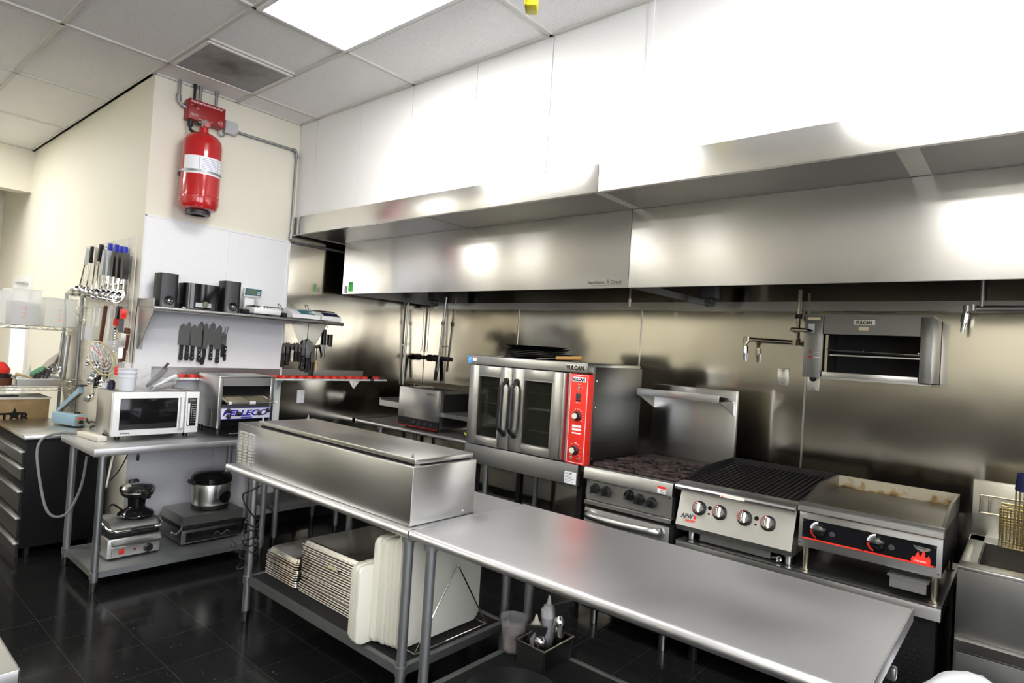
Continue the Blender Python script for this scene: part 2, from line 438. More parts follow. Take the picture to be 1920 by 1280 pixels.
# yellow drop outlet hanging from the ceiling
t = thing('drop_outlet', 'yellow outlet box hanging on a cord from the ceiling', 'outlet', (3.19, -.74, 3.11))
R_ = Matrix.Rotation(math.radians(35), 3, 'Z')
def dbx(p): return Vector((3.19, -.74, 3.11)) + R_ @ Vector(p)
G().obox(dbx((0, 0, .065)), (.05, .085, .13), R_, .008).build('box', 'yellow', t)
G().obox(dbx((-.028, 0, .065)), (.006, .075, .12), R_, .002).build('face_plate', 'yellow', t)
g_ = G()
for z in (.035, .095):
    for y in (-.012, .012): g_.obox(dbx((-.032, y, z)), (.003, .004, .014), R_)
    g_.obox(dbx((-.032, 0, z - .017)), (.003, .007, .007), R_)
g_.build('socket_slots', 'black', t)
G().tube([dbx((0, 0, .13)), dbx((.005, 0, .2)), (3.2, -.74, H)], .008).build('cord', 'yellow', t)

# ------------------------------------------------------------------ exhaust hood
ZH, ZB, HY, HX0, HX1 = 2.492, 2.028, .414, .17, 6.6
t = thing('exhaust_hood', 'long brushed steel exhaust hood running over the whole cooking line', 'range hood', (3.4, .8, ZB))
G().box(.100, 3.108, -.012, .012, ZH, 2.645, .002).box(3.112, HX1, -.012, .012, ZH, 2.645, .002).build('front_lip', 'steel_hood', t)
G().box(.002, .097, -.010, .012, ZH, 2.645).build('lip_filler', 'steel_hood', t)
g_ = G()
for a, c in ((.13, 1.715), (1.735, 3.08), (3.14, 4.48), (4.56, 5.9), (5.93, HX1)): g_.box(a, c, .012, HY, ZH, ZH + .015)
g_.build('supply_plenum', 'plenum_steel', t)
for a, c, d_ in ((3.08, 3.14, .002), (4.48, 4.56, .002), (1.715, 1.735, .006)): G().box(a, c, .012, HY, ZH + d_, ZH + .016).build('plenum_joint', 'steel', t)
G().box(HX0, 3.081, HY, HY + .014, ZB, ZH, .002).build('front_panel', 'steel_hood', t)
G().box(3.085, HX1, HY, HY + .014, ZB, ZH, .002).build('front_panel', 'steel_hood', t)
G().box(HX0, HX0 + .014, HY + .014, BY, ZB, ZH).build('end_panel', 'steel_dark', t)
G().box(HX0, HX1, BY - .05, BY - .001, ZB - .03, ZB + .03).build('back_rail', 'steel', t)
G().prism('y', [(3.085, ZB), (3.11, ZB), (3.11, ZB + .04), (3.085, ZB + .04)], HY + .014, BY - .05).build('cross_rail', 'steel_dark', t)
# baffle filters
g_ = G()
x = .24
while x < HX1 - .1:
    g_.poly([(x, HY + .1, ZH - .02), (x + .035, HY + .1, ZH - .02), (x + .035, BY - .08, ZB + .18), (x, BY - .08, ZB + .18)], (0, .01, .02)); x += .055
g_.build('baffle_filters', 'black_matte', t)
G().box(HX0 + .014, HX1, HY + .014, BY - .05, ZH - .012, ZH).build('hood_top', 'black_matte', t)
for x, y in ((.42, 1.30), (3.22, 1.30), (5.6, 1.30)):
    lm = G().box(x - .05, x + .05, y - .05, y + .05, ZB + .03, ZB + .17, .01).build('hood_lamp', 'charcoal', t)
    G().lathe((x, y, ZB + .03), [(.0, -.06), (.03, -.055), (.042, -.02), (.04, 0), (0, 0)], 16).build('globe', 'oven_glass', lm)
def tagplate(parent, name, m, x0, x1, z0, z1, y, th=.0015): return G().box(x0, x1, y - th, y, z0, z1).build(name, m, parent)
s1 = tagplate(t, 'white_sticker', 'white', .205, .245, 2.035, 2.10, HY)
G().tube([(.225 + .011 * math.cos(a), HY - .0018, 2.078 + .011 * math.sin(a)) for a in [2 * PI * i / 16 for i in range(16)]], .0015, 4, closed=True).build('printed_ring', 'charcoal', s1)
G().box(.212, .238, HY - .0022, HY - .0014, 2.047, 2.052).build('print_line', 'charcoal', s1)
s2 = tagplate(t, 'green_sticker', 'sticker_green', .262, .327, 2.05, 2.135, HY)
for k in range(5):
    G().box(.27, .315 - .006 * (k % 3), HY - .0022, HY - .0014, 2.122 - k * .014, 2.125 - k * .014).build('print_line', 'black', s2)
text('Ventilation', .030, (2.80, HY - .001, 2.055), (1, 0, 0), (0, 0, 1), 'charcoal', t, sx=.92)
text('Direct', .030, (2.965, HY - .001, 2.055), (1, 0, 0), (0, 0, 1), 'charcoal', t, sx=.92)
g_ = G()
for i in range(2):
    for j in range(3): g_.box(2.936 + i * .012, 2.943 + i * .012, HY - .0016, HY, 2.056 + j * .009, 2.062 + j * .009)
g_.build('logo', 'charcoal', t)
G().box(2.82, 3.03, HY - .0012, HY, 2.046, 2.047).build('logo_underline', 'charcoal', t)
# gas nozzle stub and suppression nozzles under the hood
o = G().cyl((2.65, 1.2, ZB + .12), (2.65, 1.2, ZB - .02), .008).cyl((2.65, 1.2, ZB + .02), (2.65, 1.2, ZB - .035), .014, .009).build('spray_nozzle', 'brass_pipe', t)

# ------------------------------------------------------------------ fire suppression on the left wall
tc = (.15, -.86)
t = thing('suppression_cylinder', 'large red fire suppression cylinder strapped high on the cream wall', 'fire extinguisher', (tc[0], tc[1], 2.47))
prof = [(0, 2.50), (.09, 2.50), (.12, 2.515), (.134, 2.55), (.134, 2.60), (.137, 2.604), (.137, 2.612), (.134, 2.616), (.134, 2.98), (.128, 3.02), (.105, 3.055), (.07, 3.075), (.032, 3.085), (.032, 3.125), (0, 3.125)]
G().lathe((tc[0], tc[1], 0), prof, 40).build('tank', 'red', t)
G().lathe((tc[0], tc[1], 0), [(.05, 2.47), (.085, 2.475), (.085, 2.505), (.05, 2.505)], 24).build('base_ring', 'black', t)
def band(g, r, z0, z1, a0, a1, n=24, th=.003):
    for i in range(n):
        a, c = a0 + (a1 - a0) * i / n, a0 + (a1 - a0) * (i + 1) / n
        P = lambda rr, an, z: (tc[0] + rr * math.cos(an), tc[1] + rr * math.sin(an), z)
        g.poly([P(r, a, z0), P(r, c, z0), P(r, c, z1), P(r, a, z1)], Vector(P(r + th, (a + c) / 2, 0)) - Vector(P(r, (a + c) / 2, 0)))
    return g
lb = band(G(), .1345, 2.755, 2.885, math.radians(-78), math.radians(62), th=.001).build('label', 'label_white', t)
g_ = G()
for k in range(9):
    z = 2.868 - k * .012
    band(g_, .1356, z, z + .002, math.radians(-20), math.radians(28 - (k % 3) * 4), 6, .0004)
    if k % 2 == 0: band(g_, .1356, z, z + .002, math.radians(36), math.radians(56), 4, .0004)
band(g_, .1356, 2.76, 2.88, math.radians(-28), math.radians(-27), 1, .0004); band(g_, .1356, 2.76, 2.88, math.radians(31), math.radians(32), 1, .0004)
g_.build('print_lines', 'blue_logo', lb)
band(G(), .1365, 2.768, 2.785, math.radians(-120), math.radians(95), th=.003).box(.0, .03, tc[1] - .11, tc[1] + .11, 2.765, 2.79).box(.02, .10, tc[1] + .128, tc[1] + .136, 2.768, 2.785).build('strap', 'galvanised', t)
G().lathe((tc[0], tc[1], 0), [(0, 3.12), (.017, 3.12), (.017, 3.15), (.02, 3.15), (.02, 3.158), (.017, 3.16), (.017, 3.168), (.026, 3.168), (.026, 3.180), (0, 3.180)], 20).build('valve', 'chrome', t)
gd = Vector((.8, -.45, 0)).normalized(); gp = Vector((tc[0] + .02, tc[1] + .018, 3.145))
G().cyl(gp, gp + gd * .022, .022, n=20).build('gauge', 'red_dark', t)
G().cyl(gp + gd * .022, gp + gd * .0235, .019, n=20).build('gauge_face', 'gauge_pink', t)
# red control box with its lettering
bz0, bz1, by0, by1, bx = 3.185, 3.335, -.955, -.690, .10
t = thing('control_box', 'dark red control head box above the red cylinder', 'control box', (.05, -.82, bz0))
G().box(.0, bx, by0, by1, bz0, bz1, .003).build('housing', 'red_dark', t)
text('MODEL UMC50 CONTROL HEAD', .0165, (bx + .0005, by0 + .012, bz1 - .024), (0, 1, 0), (0, 0, 1), 'white_print', t, sx=.93, bold=.0005)
G().box(bx, bx + .001, by0 + .03, by0 + .055, bz1 - .055, bz1 - .043).build('indicator_window', 'black', t)
text('SET', .008, (bx + .0005, by0 + .012, bz1 - .05), (0, 1, 0), (0, 0, 1), 'white_print', t)
text('FIRED', .008, (bx + .0005, by0 + .05, bz1 - .066), (0, 1, 0), (0, 0, 1), 'white_print', t)
text('OPERATING PRESSURE', .0065, (bx + .0005, by0 + .012, bz0 + .036), (0, 1, 0), (0, 0, 1), 'white_print', t, sx=.8)
text('DISARM BEFORE SERVICE', .0065, (bx + .0005, by0 + .012, bz0 + .027), (0, 1, 0), (0, 0, 1), 'white_print', t, sx=.8)
text('SEE INSTALLATION AND OPERATION MANUAL', .0065, (bx + .0005, by0 + .07, bz0 + .012), (0, 1, 0), (0, 0, 1), 'white_print', t, sx=.75)
o = G().tube([(bx + .001, by1 - .035 + .015 * math.cos(a * PI / 10), bz0 + .03 + .015 * math.sin(a * PI / 10)) for a in range(20)], .0012, 4, closed=True).build('seal_ring', 'white_print', t)
text('UL', .015, (bx + .0005, by1 - .043, bz0 + .025), (0, 1, 0), (0, 0, 1), 'white_print', t)
g_ = G()
for y in (by0 + .015, by1 - .02): g_.cyl((bx, y, bz1 - .007), (bx + .003, y, bz1 - .007), .004, n=8)
g_.cyl((bx, by1 - .025, bz0 + .008), (bx + .003, by1 - .025, bz0 + .008), .004, n=8).build('screws', 'chrome', t)
G().lathe((.05, tc[1], 0), [(0, 3.16), (.028, 3.165), (.04, 3.175), (.04, 3.186), (0, 3.186)], 18).build('bottom_fitting', 'steel_dark', t)
o = G().tube([(.05, by0 + .005, 3.27), (.045, -.985, 3.28), (.04, -1.005, 3.30), (.04, -1.01, 3.33), (.04, -1.01, H)], .011, 10).cyl((.04, -1.008, 3.31), (.04, -1.012, 3.35), .016).cyl((.048, -.965, 3.272), (.047, -.985, 3.28), .016).build('conduit_elbow', 'galvanised')
tag(o, 'bent galvanised conduit from the ceiling into the left side of the red box', 'pipe')
for y, m_, r_, lab in ((-.905, 'black_pipe', .010, 'black pipe rising from the red control box to the ceiling'), (-.865, 'galvanised', .012, 'middle galvanised pipe rising from the red control box, next to the black pipe'), (-.745, 'galvanised', .012, 'right galvanised pipe rising from the red control box to the ceiling')):
    o = G().cyl((.05, y, bz1), (.05, y, H), r_, n=12).cyl((.05, y, H - .02), (.05, y, H), r_ * 1.35).build('riser_pipe', m_); tag(o, lab, 'pipe')
o = G().tube([(.07, -.93, bz0), (.07, -.93, 3.13), (.075, -.925, 3.10), (.10, -.90, 3.09)], .011, 10, smooth=1).cyl((.07, -.93, 3.17), (.07, -.93, 3.135), .018).build('hose', 'black_pipe')
tag(o, 'short black hose below the left end of the red box', 'hose')
t = thing('junction_box', 'small grey junction box to the right of the red control box', 'junction box', (.03, -.615, 3.165))
G().box(0, .055, -.665, -.565, 3.175, 3.275, .003).build('box', 'grey_box', t)
G().box(.055, .058, -.660, -.570, 3.180, 3.270, .001).build('cover', 'grey_box', t)
G().cyl((.058, -.578, 3.188), (.060, -.578, 3.188), .004, n=8).build('screw', 'black', t)
o = G().tube([(.03, -.70, 3.19), (.03, -.705, 3.16), (.03, -.69, 3.14), (.03, -.66, 3.15), (.03, -.65, 3.176)], .006, 8, smooth=2).build('flexible_conduit', 'galvanised')
tag(o, 'short looped flexible conduit between red box and grey junction box', 'conduit')
o = G().tube([(.022, -.565, 3.215), (.022, -.06, 3.215)], .011, 10).cyl((.022, -.075, 3.215), (.022, -.045, 3.215), .016).tube([(.022, -.06, 3.215), (.022, -.040, 3.205), (.022, -.036, 3.18)], .014, 10).tube([(.022, -.036, 3.18), (.022, -.036, 2.47), (.022, -.025, 2.44), (.022, .02, 2.43), (.022, .60, 2.43)], .010, 10).cyl((.022, -.036, 2.50), (.022, -.036, 2.45), .018).cyl((.022, -.036, 3.19), (.022, -.036, 3.16), .016).build('conduit', 'galvanised')
tag(o, 'long galvanised conduit from the junction box down the corner beside the hood', 'conduit')
# ------------------------------------------------------------------ stainless work tables
def work_table(label, x0, x1, y0, y1, z, shelf_z, roll, legs, mtop='steel_top', shelf_m='galvanised', leg_r=.021, group='stainless work tables', shelf=True, mat_on=False):
    """roll: which edges carry a rolled rim ('y0' front, 'x1' ...)"""
    t = thing('work_table', label, 'table', ((x0 + x1) / 2, (y0 + y1) / 2, 0), group)
    g = G().box(x0 + .004, x1 - .004, y0 + (.0385 if 'y0' in roll else .003), y1 - (.0385 if 'y1' in roll else .003), z - .004, z)
    for e in ('x0', 'x1', 'y0', 'y1'):
        rolled = e in roll
        a, c = ((x0, y0), (x0, y1)) if e == 'x0' else ((x1, y0), (x1, y1)) if e == 'x1' else ((x0, y0), (x1, y0)) if e == 'y0' else ((x0, y1), (x1, y1))
        if rolled:
            k = .019
            n = 10; prof = [(-k * math.sin(PI * i / n) * 1.0 + .0, z - k + k * math.cos(PI * i / n)) for i in range(n + 1)] + [(.02, z - 2 * k), (.02, z)]
            if e == 'y0': g.prism('x', [(y0 + .019 + u, v) for u, v in prof], x0, x1)
            else: g.prism('x', [(y1 - .019 - u, v) for u, v in prof], x0, x1)
        else:
            hgt = .045
            if e[0] == 'x': g.box(a[0] + (0 if e == 'x0' else -.004), a[0] + (.004 if e == 'x0' else 0), y0 + .002, y1, z - hgt, z, .001)
            else: g.box(x0, x1, a[1] + (0 if e == 'y0' else -.004), a[1] + (.004 if e == 'y0' else 0), z - hgt, z, .001)
    g.build('table_top', mtop, t)
    G().box(x0 + .10, x1 - .10, (y0 + y1) / 2 - .05, (y0 + y1) / 2 + .05, z - .04, z - .006).build('channel_brace', 'galvanised', t)
    for lx, ly in legs:
        lg = G().cyl((lx, ly, .055), (lx, ly, z - .005), leg_r, n=20).cyl((lx, ly, z - .06), (lx, ly, z - .006), leg_r + .010, n=20).build('leg', 'galvanised', t)
        G().lathe((lx, ly, 0), [(0, 0), (.017, 0), (.02, .006), (.017, .03), (.021, .045), (leg_r + .001, .06), (0, .06)], 18).build('foot', 'steel_dark', lg)
        if shelf: G().cyl((lx, ly, shelf_z - .035), (lx, ly, shelf_z + .004), leg_r + .005, n=20).build('shelf_clamp', 'galvanised', lg)
    if shelf:
        xs = [a for a, _ in legs]; ys = [c for _, c in legs]
        a0, a1, c0, c1 = min(xs), max(xs), min(ys), max(ys)
        g = G().box(a0 - .008, a1 + .008, c0 - .005, c1 + .005, shelf_z - .004, shelf_z)
        g.box(a0 + .02, a1 - .02, c0 - .012, c0 - .008, shelf_z - .036, shelf_z + .001).box(a0 + .02, a1 - .02, c1 + .008, c1 + .012, shelf_z - .036, shelf_z + .001)
        g.box(a0 - .012, a0 - .008, c0 + .02, c1 - .02, shelf_z - .036, shelf_z + .001).box(a1 + .008, a1 + .012, c0 + .02, c1 - .02, shelf_z - .036, shelf_z + .001)
        g.build('undershelf', shelf_m, t)
        if mat_on: G().box(a0 + .02, a1 - .02, c0 + .015, c1 - .02, shelf_z, shelf_z + .002).build('shelf_mat', 'ribbed', t)
    return t
TZ = .84
TAB1 = work_table('stainless prep table carrying the long refrigerated rail, trays and boards on its shelf', 1.33, 2.984, -1.075, -.315, TZ, .25, ('y0', 'y1'), [(1.60, -1.03), (2.945, -1.03), (1.60, -.37), (2.945, -.37)], mat_on=True)
TAB2 = work_table('empty brushed stainless prep table in the right foreground', 2.990, 4.655, -1.075, -.305, TZ, .21, ('y0', 'y1'), [(3.085, -1.03), (4.50, -1.03), (3.085, -.36), (4.50, -.36)], mat_on=True)
MZ = .87
TABM = work_table('stainless table under the white framed microwave, appliances on its low shelf', .016, .712, -1.57, -.40, MZ, .116, (), [(.66, -1.51), (.075, -1.51), (.66, -.46), (.075, -.46)], shelf_m='galvanised')
TABR = work_table('stainless corner table under the pizza conveyor oven', .03, 1.83, .745, 1.50, .88, .30, ('y0',), [(.36, .80), (1.70, .80), (.10, 1.45), (1.70, 1.45)])
TABS = work_table('low stainless table half hidden behind the prep rail against the left wall', .03, .56, -.32, .33, .66, .29, (), [(.08, -.27), (.50, -.27), (.14, .28), (.50, .28)])
TABN = work_table('grey counter corner in the bottom left foreground', 1.2, 3.26, -3.25, -2.405, TZ, .25, (), [(1.3, -3.2), (3.2, -3.2), (1.3, -2.46), (3.2, -2.46)], mtop='steel_soft')
# drawer pull of the right prep table end
o = G().box(4.628, 4.652, -.60, -.57, .735, .775, .006).build('table_drawer_catch', 'steel'); o.parent = TAB2; ORG[o.name] = ORG[TAB2.name]
o.location = Vector((0, 0, 0)); o.data.transform(Matrix.Translation(Vector((4.64, -.585, .70)) - ORG[TAB2.name]))

# ------------------------------------------------------------------ refrigerated prep rail on the left prep table
rx0, rx1, ry0, ry1, rz0, rz1 = 1.385, 2.955, -1.042, -.655, TZ + .001, 1.092
t = thing('prep_rail', 'long stainless refrigerated prep rail with a hinged lid and louvred end', 'refrigerated rail', ((rx0 + rx1) / 2, (ry0 + ry1) / 2, rz0))
g = G().box(rx0, rx1, ry0, ry1, rz0, rz1, .004); g.build('housing', 'steel', t)
g = G()
g.prism('x', [(ry0 + .02, rz1), (ry0 + .02, rz1 + .008), (ry1 - .02, rz1 + .008), (ry1 - .02, rz1)], rx0 + .23, rx1 - .02); g.build('lid_gasket', 'black_matte', t)
# lid: shallow folded tray resting on the well
lx0, lx1, ly0, ly1, lz = rx0 + .205, rx1 - .01, ry0 + .025, ry1 - .015, rz1 + .008
lid = G().box(lx0, lx1, ly0, ly1, lz, lz + .022, .004).build('lid', 'steel', t)
G().box(lx0, lx1, ly0 - .008, ly0, lz + .004, lz + .024, .003).build('lid_lip', 'aluminium', lid)
for x, y, nm in ((lx0 - .012, ly0 + .01, 0), (lx1 - .05, ly0 + .0, 0), (lx0 - .012, ly1 - .05, 0)):
    G().box(x, x + .05, y - .004, y + .02, rz1, rz1 + .006).prism('y', [(x, rz1), (x + .045, rz1), (x + .045, rz1 + .02), (x + .03, rz1 + .03), (x + .022, rz1 + .055), (x + .012, rz1 + .03), (x, rz1 + .03)], y, y + .004).build('hinge_clip', 'aluminium', t)
for c in range(3):
    for k in range(11):
        x = rx0 + .030 + c * .058; z = rz1 - .045 - k * .0172
        G().prism('x', [(ry0, z), (ry0 - .006, z - .010), (ry0 - .006, z - .012), (ry0, z - .011)], x, x + .044).build('louvre', 'steel', t)
for x, z in ((rx0 + .02, rz0 + .008), (rx0 + .20, rz0 + .008), (rx0 + .195, rz0 + .028)):
    G().cyl((x, ry0, z), (x, ry0 - .003, z), .003, n=8).build('screw', 'chrome', t)
G().cyl((rx1, ry1 - .07, rz0 + .022), (rx1 + .003, ry1 - .07, rz0 + .022), .004, n=8).build('screw', 'chrome', t)
G().box(rx1, rx1 + .0015, ry0, ry1, rz0 - .0, rz0 + .002).build('base_seam', 'charcoal', t)

# ------------------------------------------------------------------ sheet pan stacks on the shelf
def sheet_pan(name_label, L, W, group, h=.026):
    t = thing('sheet_pan', name_label, 'sheet pan', (0, 0, 0), group, local=True)
    # upside down shallow tray: flat base on top, flared walls, rolled rim below
    g = G(); b0x, b0y = L / 2 - .022, W / 2 - .022
    def ring(ax, ay, z, r=.02, n=5):
        P = []
        for sx_, sy_, a0 in ((1, 1, 0), (-1, 1, PI / 2), (-1, -1, PI), (1, -1, 1.5 * PI)):
            for i in range(n):
                a = a0 + PI / 2 * i / (n - 1)
                P.append(g.b.verts.new((sx_ * (ax - r) + r * math.cos(a), sy_ * (ay - r) + r * math.sin(a), z)))
        return P
    rs = [ring(b0x, b0y, h), ring(b0x + .006, b0y + .006, h * .88), ring(L / 2 - .008, W / 2 - .008, .0058), ring(L / 2, W / 2, .0075), ring(L / 2 + .002, W / 2 + .002, .003), ring(L / 2 - .001, W / 2 - .001, .0)]
    g.b.faces.new(rs[0]); m_ = len(rs[0])
    for A, B in zip(rs, rs[1:]):
        for i in range(m_): g.b.faces.new((A[i], A[(i + 1) % m_], B[(i + 1) % m_], B[i]))
    g.b.faces.new(rs[-1]).normal_flip()
    g.build('tray', 'pan_metal', t)
    return t
Z1 = .2525
n1, pitch = 11, .0122
ords = ['lowest', 'second', 'third', 'fourth', 'fifth', 'sixth', 'seventh', 'eighth', 'ninth', 'tenth', 'eleventh', 'twelfth', 'thirteenth', 'fourteenth', 'fifteenth', 'sixteenth', 'seventeenth', 'eighteenth', 'nineteenth', 'twentieth']
gs, gl = 'small trays in the short stack', 'large sheet pans in the tall stack'
p = sheet_pan('lowest small aluminium tray, resting on the shelf, in the short stack', .33, .46, gs, .0118)
for k in range(n1):
    loc = (1.765 + random.uniform(-.004, .004), -.70 + random.uniform(-.005, .005), Z1 + k * pitch)
    if k == 0: p.location = loc
    elif k < n1 - 1: dup(p, loc, f'{ords[k]} small aluminium tray from the shelf in the short stack', rz=random.uniform(-.01, .01))
    else: sheet_pan('topmost small aluminium tray of the short stack, its whole base showing', .33, .46, gs).location = loc
p2 = sheet_pan('lowest large sheet pan, resting on the shelf, in the tall stack', .64, .46, gl, .0126)
zz, n2 = Z1, 20
for k in range(n2):
    loc = (2.285 + random.uniform(-.004, .004) + (.0 if k > 3 else -.012), -.70 + random.uniform(-.004, .004), zz)
    rot = (0, 0 if k < 4 else -.018, random.uniform(-.006, .006))
    if k == 0: p2.location = loc
    elif k < n2 - 1: dup(p2, loc, f'{ords[k]} large sheet pan from the shelf in the tall stack', rot=rot)
    else:
        q = sheet_pan('topmost large sheet pan of the tall stack, its dark base showing beside the cutting boards', .64, .46, gl); q.location = loc; q.rotation_euler = rot
    zz += .0131 if k != 3 else .0195
o = G().obox((2.27, -.936, .455), (.085, .002, .012), rotm('Y', .02)).build('tape_strip', 'label_yellow')
tag(o, 'yellowed tape strip stuck on the front of the tall sheet pan stack', 'tape')
# ------------------------------------------------------------------ cutting boards and their wire rack
def board(label, x, th, y0, y1, z1, tilt=0, z0=None):
    z0 = Z1 + .0095 if z0 is None else z0
    g = G()
    r, n = .03, 6; pts = []
    for cy_, cz_, a0 in ((y1 - r, z1 - r, 0), (y0 + r, z1 - r, PI / 2), (y0 + r, z0 + r, PI), (y1 - r, z0 + r, 1.5 * PI)):
        for i in range(n): a = a0 + PI / 2 * i / (n - 1); pts.append((cy_ + r * math.cos(a), cz_ + r * math.sin(a)))
    g.prism('x', pts, x - th / 2, x + th / 2)
    es = [e for e in g.b.edges if abs(e.verts[0].co.x - e.verts[1].co.x) < 1e-6]
    bmesh.ops.bevel(g.b, geom=es, offset=th * .3, segments=2, affect='EDGES', profile=.5)
    for v in g.b.verts: v.co.x += (v.co.z - z0) * tilt
    o = g.build('cutting_board', 'board', ang=50)
    return tag(o, label, 'cutting board', 'white cutting boards standing on the shelf')
xs_ = 2.632
for k, (y0, y1, z1, lab) in enumerate((
        (-1.075, -.62, .605, 'short white cutting board nearest the tray stack, sticking out over the shelf edge'),
        (-1.082, -.62, .612, 'second short white cutting board from the tray stack'),
        (-1.085, -.62, .610, 'third short white cutting board, touching the taller boards'),
        (-1.015, -.50, .735, 'first of the taller white cutting boards, next to the short ones'),
        (-1.000, -.50, .738, 'second of the taller white cutting boards'),
        (-1.005, -.50, .735, 'third of the taller white cutting boards'),
        (-.995, -.50, .738, 'fourth of the taller white cutting boards'),
        (-.990, -.47, .745, 'fifth of the taller white cutting boards, behind the table leg'),
        (-.985, -.46, .780, 'large white cutting board at the right end, its whole face showing by the wire rack'))):
    board(lab, xs_ + k * .0256, .0245, y0, y1, z1, tilt=.0)
o = G().tube([(2.915, -.93, .2570), (2.915, -.70, .59), (2.915, -.69, .59), (2.915, -.47, .2570)], .004, 8).tube([(2.915, -.93, .2570), (2.622, -.93, .2570)], .004, 8).tube([(2.915, -.47, .2570), (2.622, -.47, .2570)], .004, 8).tube([(2.915, -.93, .2570), (2.915, -.47, .2570)], .004, 8).build('board_rack', 'chrome')
tag(o, 'triangular wire rack end holding the cutting boards upright', 'rack')

# ------------------------------------------------------------------ under the right table
SZ = .2125
o = G().lathe((3.115, -.50, SZ), [(0, 0), (.045, 0), (.048, .005), (.063, .145), (.068, .148), (.068, .152), (.062, .150), (.046, .008), (0, .006)], 28).build('container', 'clear')
o.name = 'deli_cup'; tag(o, 'clear plastic deli cup of brown sauce beside the squeeze bottles', 'cup')
t = o; ORG[o.name] = Vector(o.location)
G().lathe((3.115, -.50, SZ), [(0, .007), (.045, .007), (.053, .085), (0, .086)], 24).build('sauce', 'sauce', t)
px0, px1, py0, py1 = 3.20, 3.36, -.58, -.36
t = thing('steam_pan', 'small steel pan holding the bottles under the right prep table', 'pan', (3.28, -.47, SZ))
G().box(px0 + .012, px1 - .012, py0 + .012, py1 - .012, SZ, SZ + .004).prism('y', [(px0 + .012, SZ), (px0 + .015, SZ), (px0 + .005, SZ + .10), (px0 + .001, SZ + .10)], py0, py1) \
    .prism('y', [(px1 - .015, SZ), (px1 - .012, SZ), (px1 - .001, SZ + .10), (px1 - .005, SZ + .10)], py0, py1).prism('x', [(py0 + .012, SZ), (py0 + .015, SZ), (py0 + .005, SZ + .10), (py0 + .001, SZ + .10)], px0, px1) \
    .prism('x', [(py1 - .015, SZ), (py1 - .012, SZ), (py1 - .001, SZ + .10), (py1 - .005, SZ + .10)], px0, px1).build('pan_body', 'steel_dark', t)
G().tube([(px0, py0, SZ + .1), (px1, py0, SZ + .1), (px1, py1, SZ + .1), (px0, py1, SZ + .1)], .005, 8, closed=True).build('rim', 'brass_pipe', t)
def squeeze(label, x, y, r, h, capm):
    z = SZ + .005
    t = thing('squeeze_bottle', label, 'bottle', (x, y, z), 'squeeze bottles under the table')
    G().lathe((x, y, z), [(0, 0), (r, 0), (r, h * .62), (r * .96, h * .66), (0, h * .66)], 22).build('bottle', 'bottle_plastic', t)
    cp = G().lathe((x, y, z), [(r * 1.02, h * .64), (r * 1.06, h * .65), (r * 1.06, h * .76), (r * .75, h * .80), (r * .70, h * .83), (.012, h * .86), (.004, h), (0, h)], 22).build('cap', capm, t)
    return t
squeeze('smaller squeeze bottle with a yellowish cap in the steel pan', 3.245, -.50, .026, .20, 'offwhite')
squeeze('taller squeeze bottle with a white cap in the steel pan', 3.250, -.415, .034, .265, 'white')
def sprayer(label, x, y, r, h, ang):
    z = SZ + .005
    t = thing('spray_bottle', label, 'bottle', (x, y, z), 'steel spray bottles under the table')
    G().lathe((x, y, z), [(0, 0), (r, 0), (r, h * .62), (r * .92, h * .72), (r * .5, h * .80), (r * .42, h * .82), (0, h * .82)], 22).build('bottle', 'chrome', t)
    c_, s_ = math.cos(ang), math.sin(ang); P = lambda u, v: Vector((x + c_ * u, y + s_ * u, z + v)); sd = Vector((-s_, c_, 0)) * .016
    G().poly([P(-.018, h * .80) - sd / 2, P(.02, h * .80) - sd / 2, P(.022, h * .90) - sd / 2, P(.07, h * 1.02) - sd / 2, P(.06, h * 1.1) - sd / 2, P(-.03, h * 1.03) - sd / 2], sd).build('spray_head', 'black', t)
    G().poly([P(.028, h * .93) - sd / 4, P(.038, h * .96) - sd / 4, P(.062, h * .70) - sd / 4, P(.054, h * .69) - sd / 4], sd / 2).build('trigger', 'black', t)
sprayer('short steel spray bottle with a black trigger at the near corner of the pan', 3.300, -.535, .027, .165, -2.3)
sprayer('taller shiny steel spray bottle with a black trigger at the far end of the pan', 3.315, -.42, .027, .24, .9)
t = thing('frying_pan', 'large black frying pan on the shelf under the right prep table', 'pan', (3.42, -.86, SZ))
G().lathe((3.42, -.86, SZ), [(0, 0), (.13, 0), (.19, .055), (.195, .056), (.19, .060), (.128, .006), (0, .006)], 36).build('bowl', 'black', t)
G().tube([(3.55, -.74, SZ + .05), (3.62, -.67, SZ + .075), (3.74, -.56, SZ + .09)], [.012, .012, .016], 10).build('handle', 'iron', t)

# ------------------------------------------------------------------ cords on the prep table's front left leg
o_pts = []
lx, ly = 1.60, -1.03
g = G()
for k in range(60):
    a = k * .62; o_pts.append((lx + (.044 + .010 * math.sin(k * .9)) * math.cos(a), ly + (.044 + .010 * math.cos(k * 1.3)) * math.sin(a), .58 - k * .0036 + .012 * math.sin(k * 1.7)))
g.tube([(lx + .05, ly + .01, .765), (lx + .045, ly - .05, .74), (lx - .04, ly - .05, .71), (lx + .03, ly - .06, .66)] + o_pts + [(lx + .055, ly - .035, .33), (lx + .02, ly - .065, .305), (lx - .03, ly - .055, .30), (lx - .055, ly - .02, .31)], .0045, 6, smooth=1)
cord = g.build('power_cord', 'black'); attach(cord, bpy.data.objects['prep_rail']); ORG[cord.name] = ORG['prep_rail'] + Vector(cord.location)
G().box(lx - .095, lx - .06, ly - .07, ly - .045, .40, .43, .005).box(lx - .09, lx - .087, ly - .066, ly - .06, .43, .447).box(lx - .072, lx - .069, ly - .066, ly - .06, .43, .447).build('plug', 'charcoal', cord)
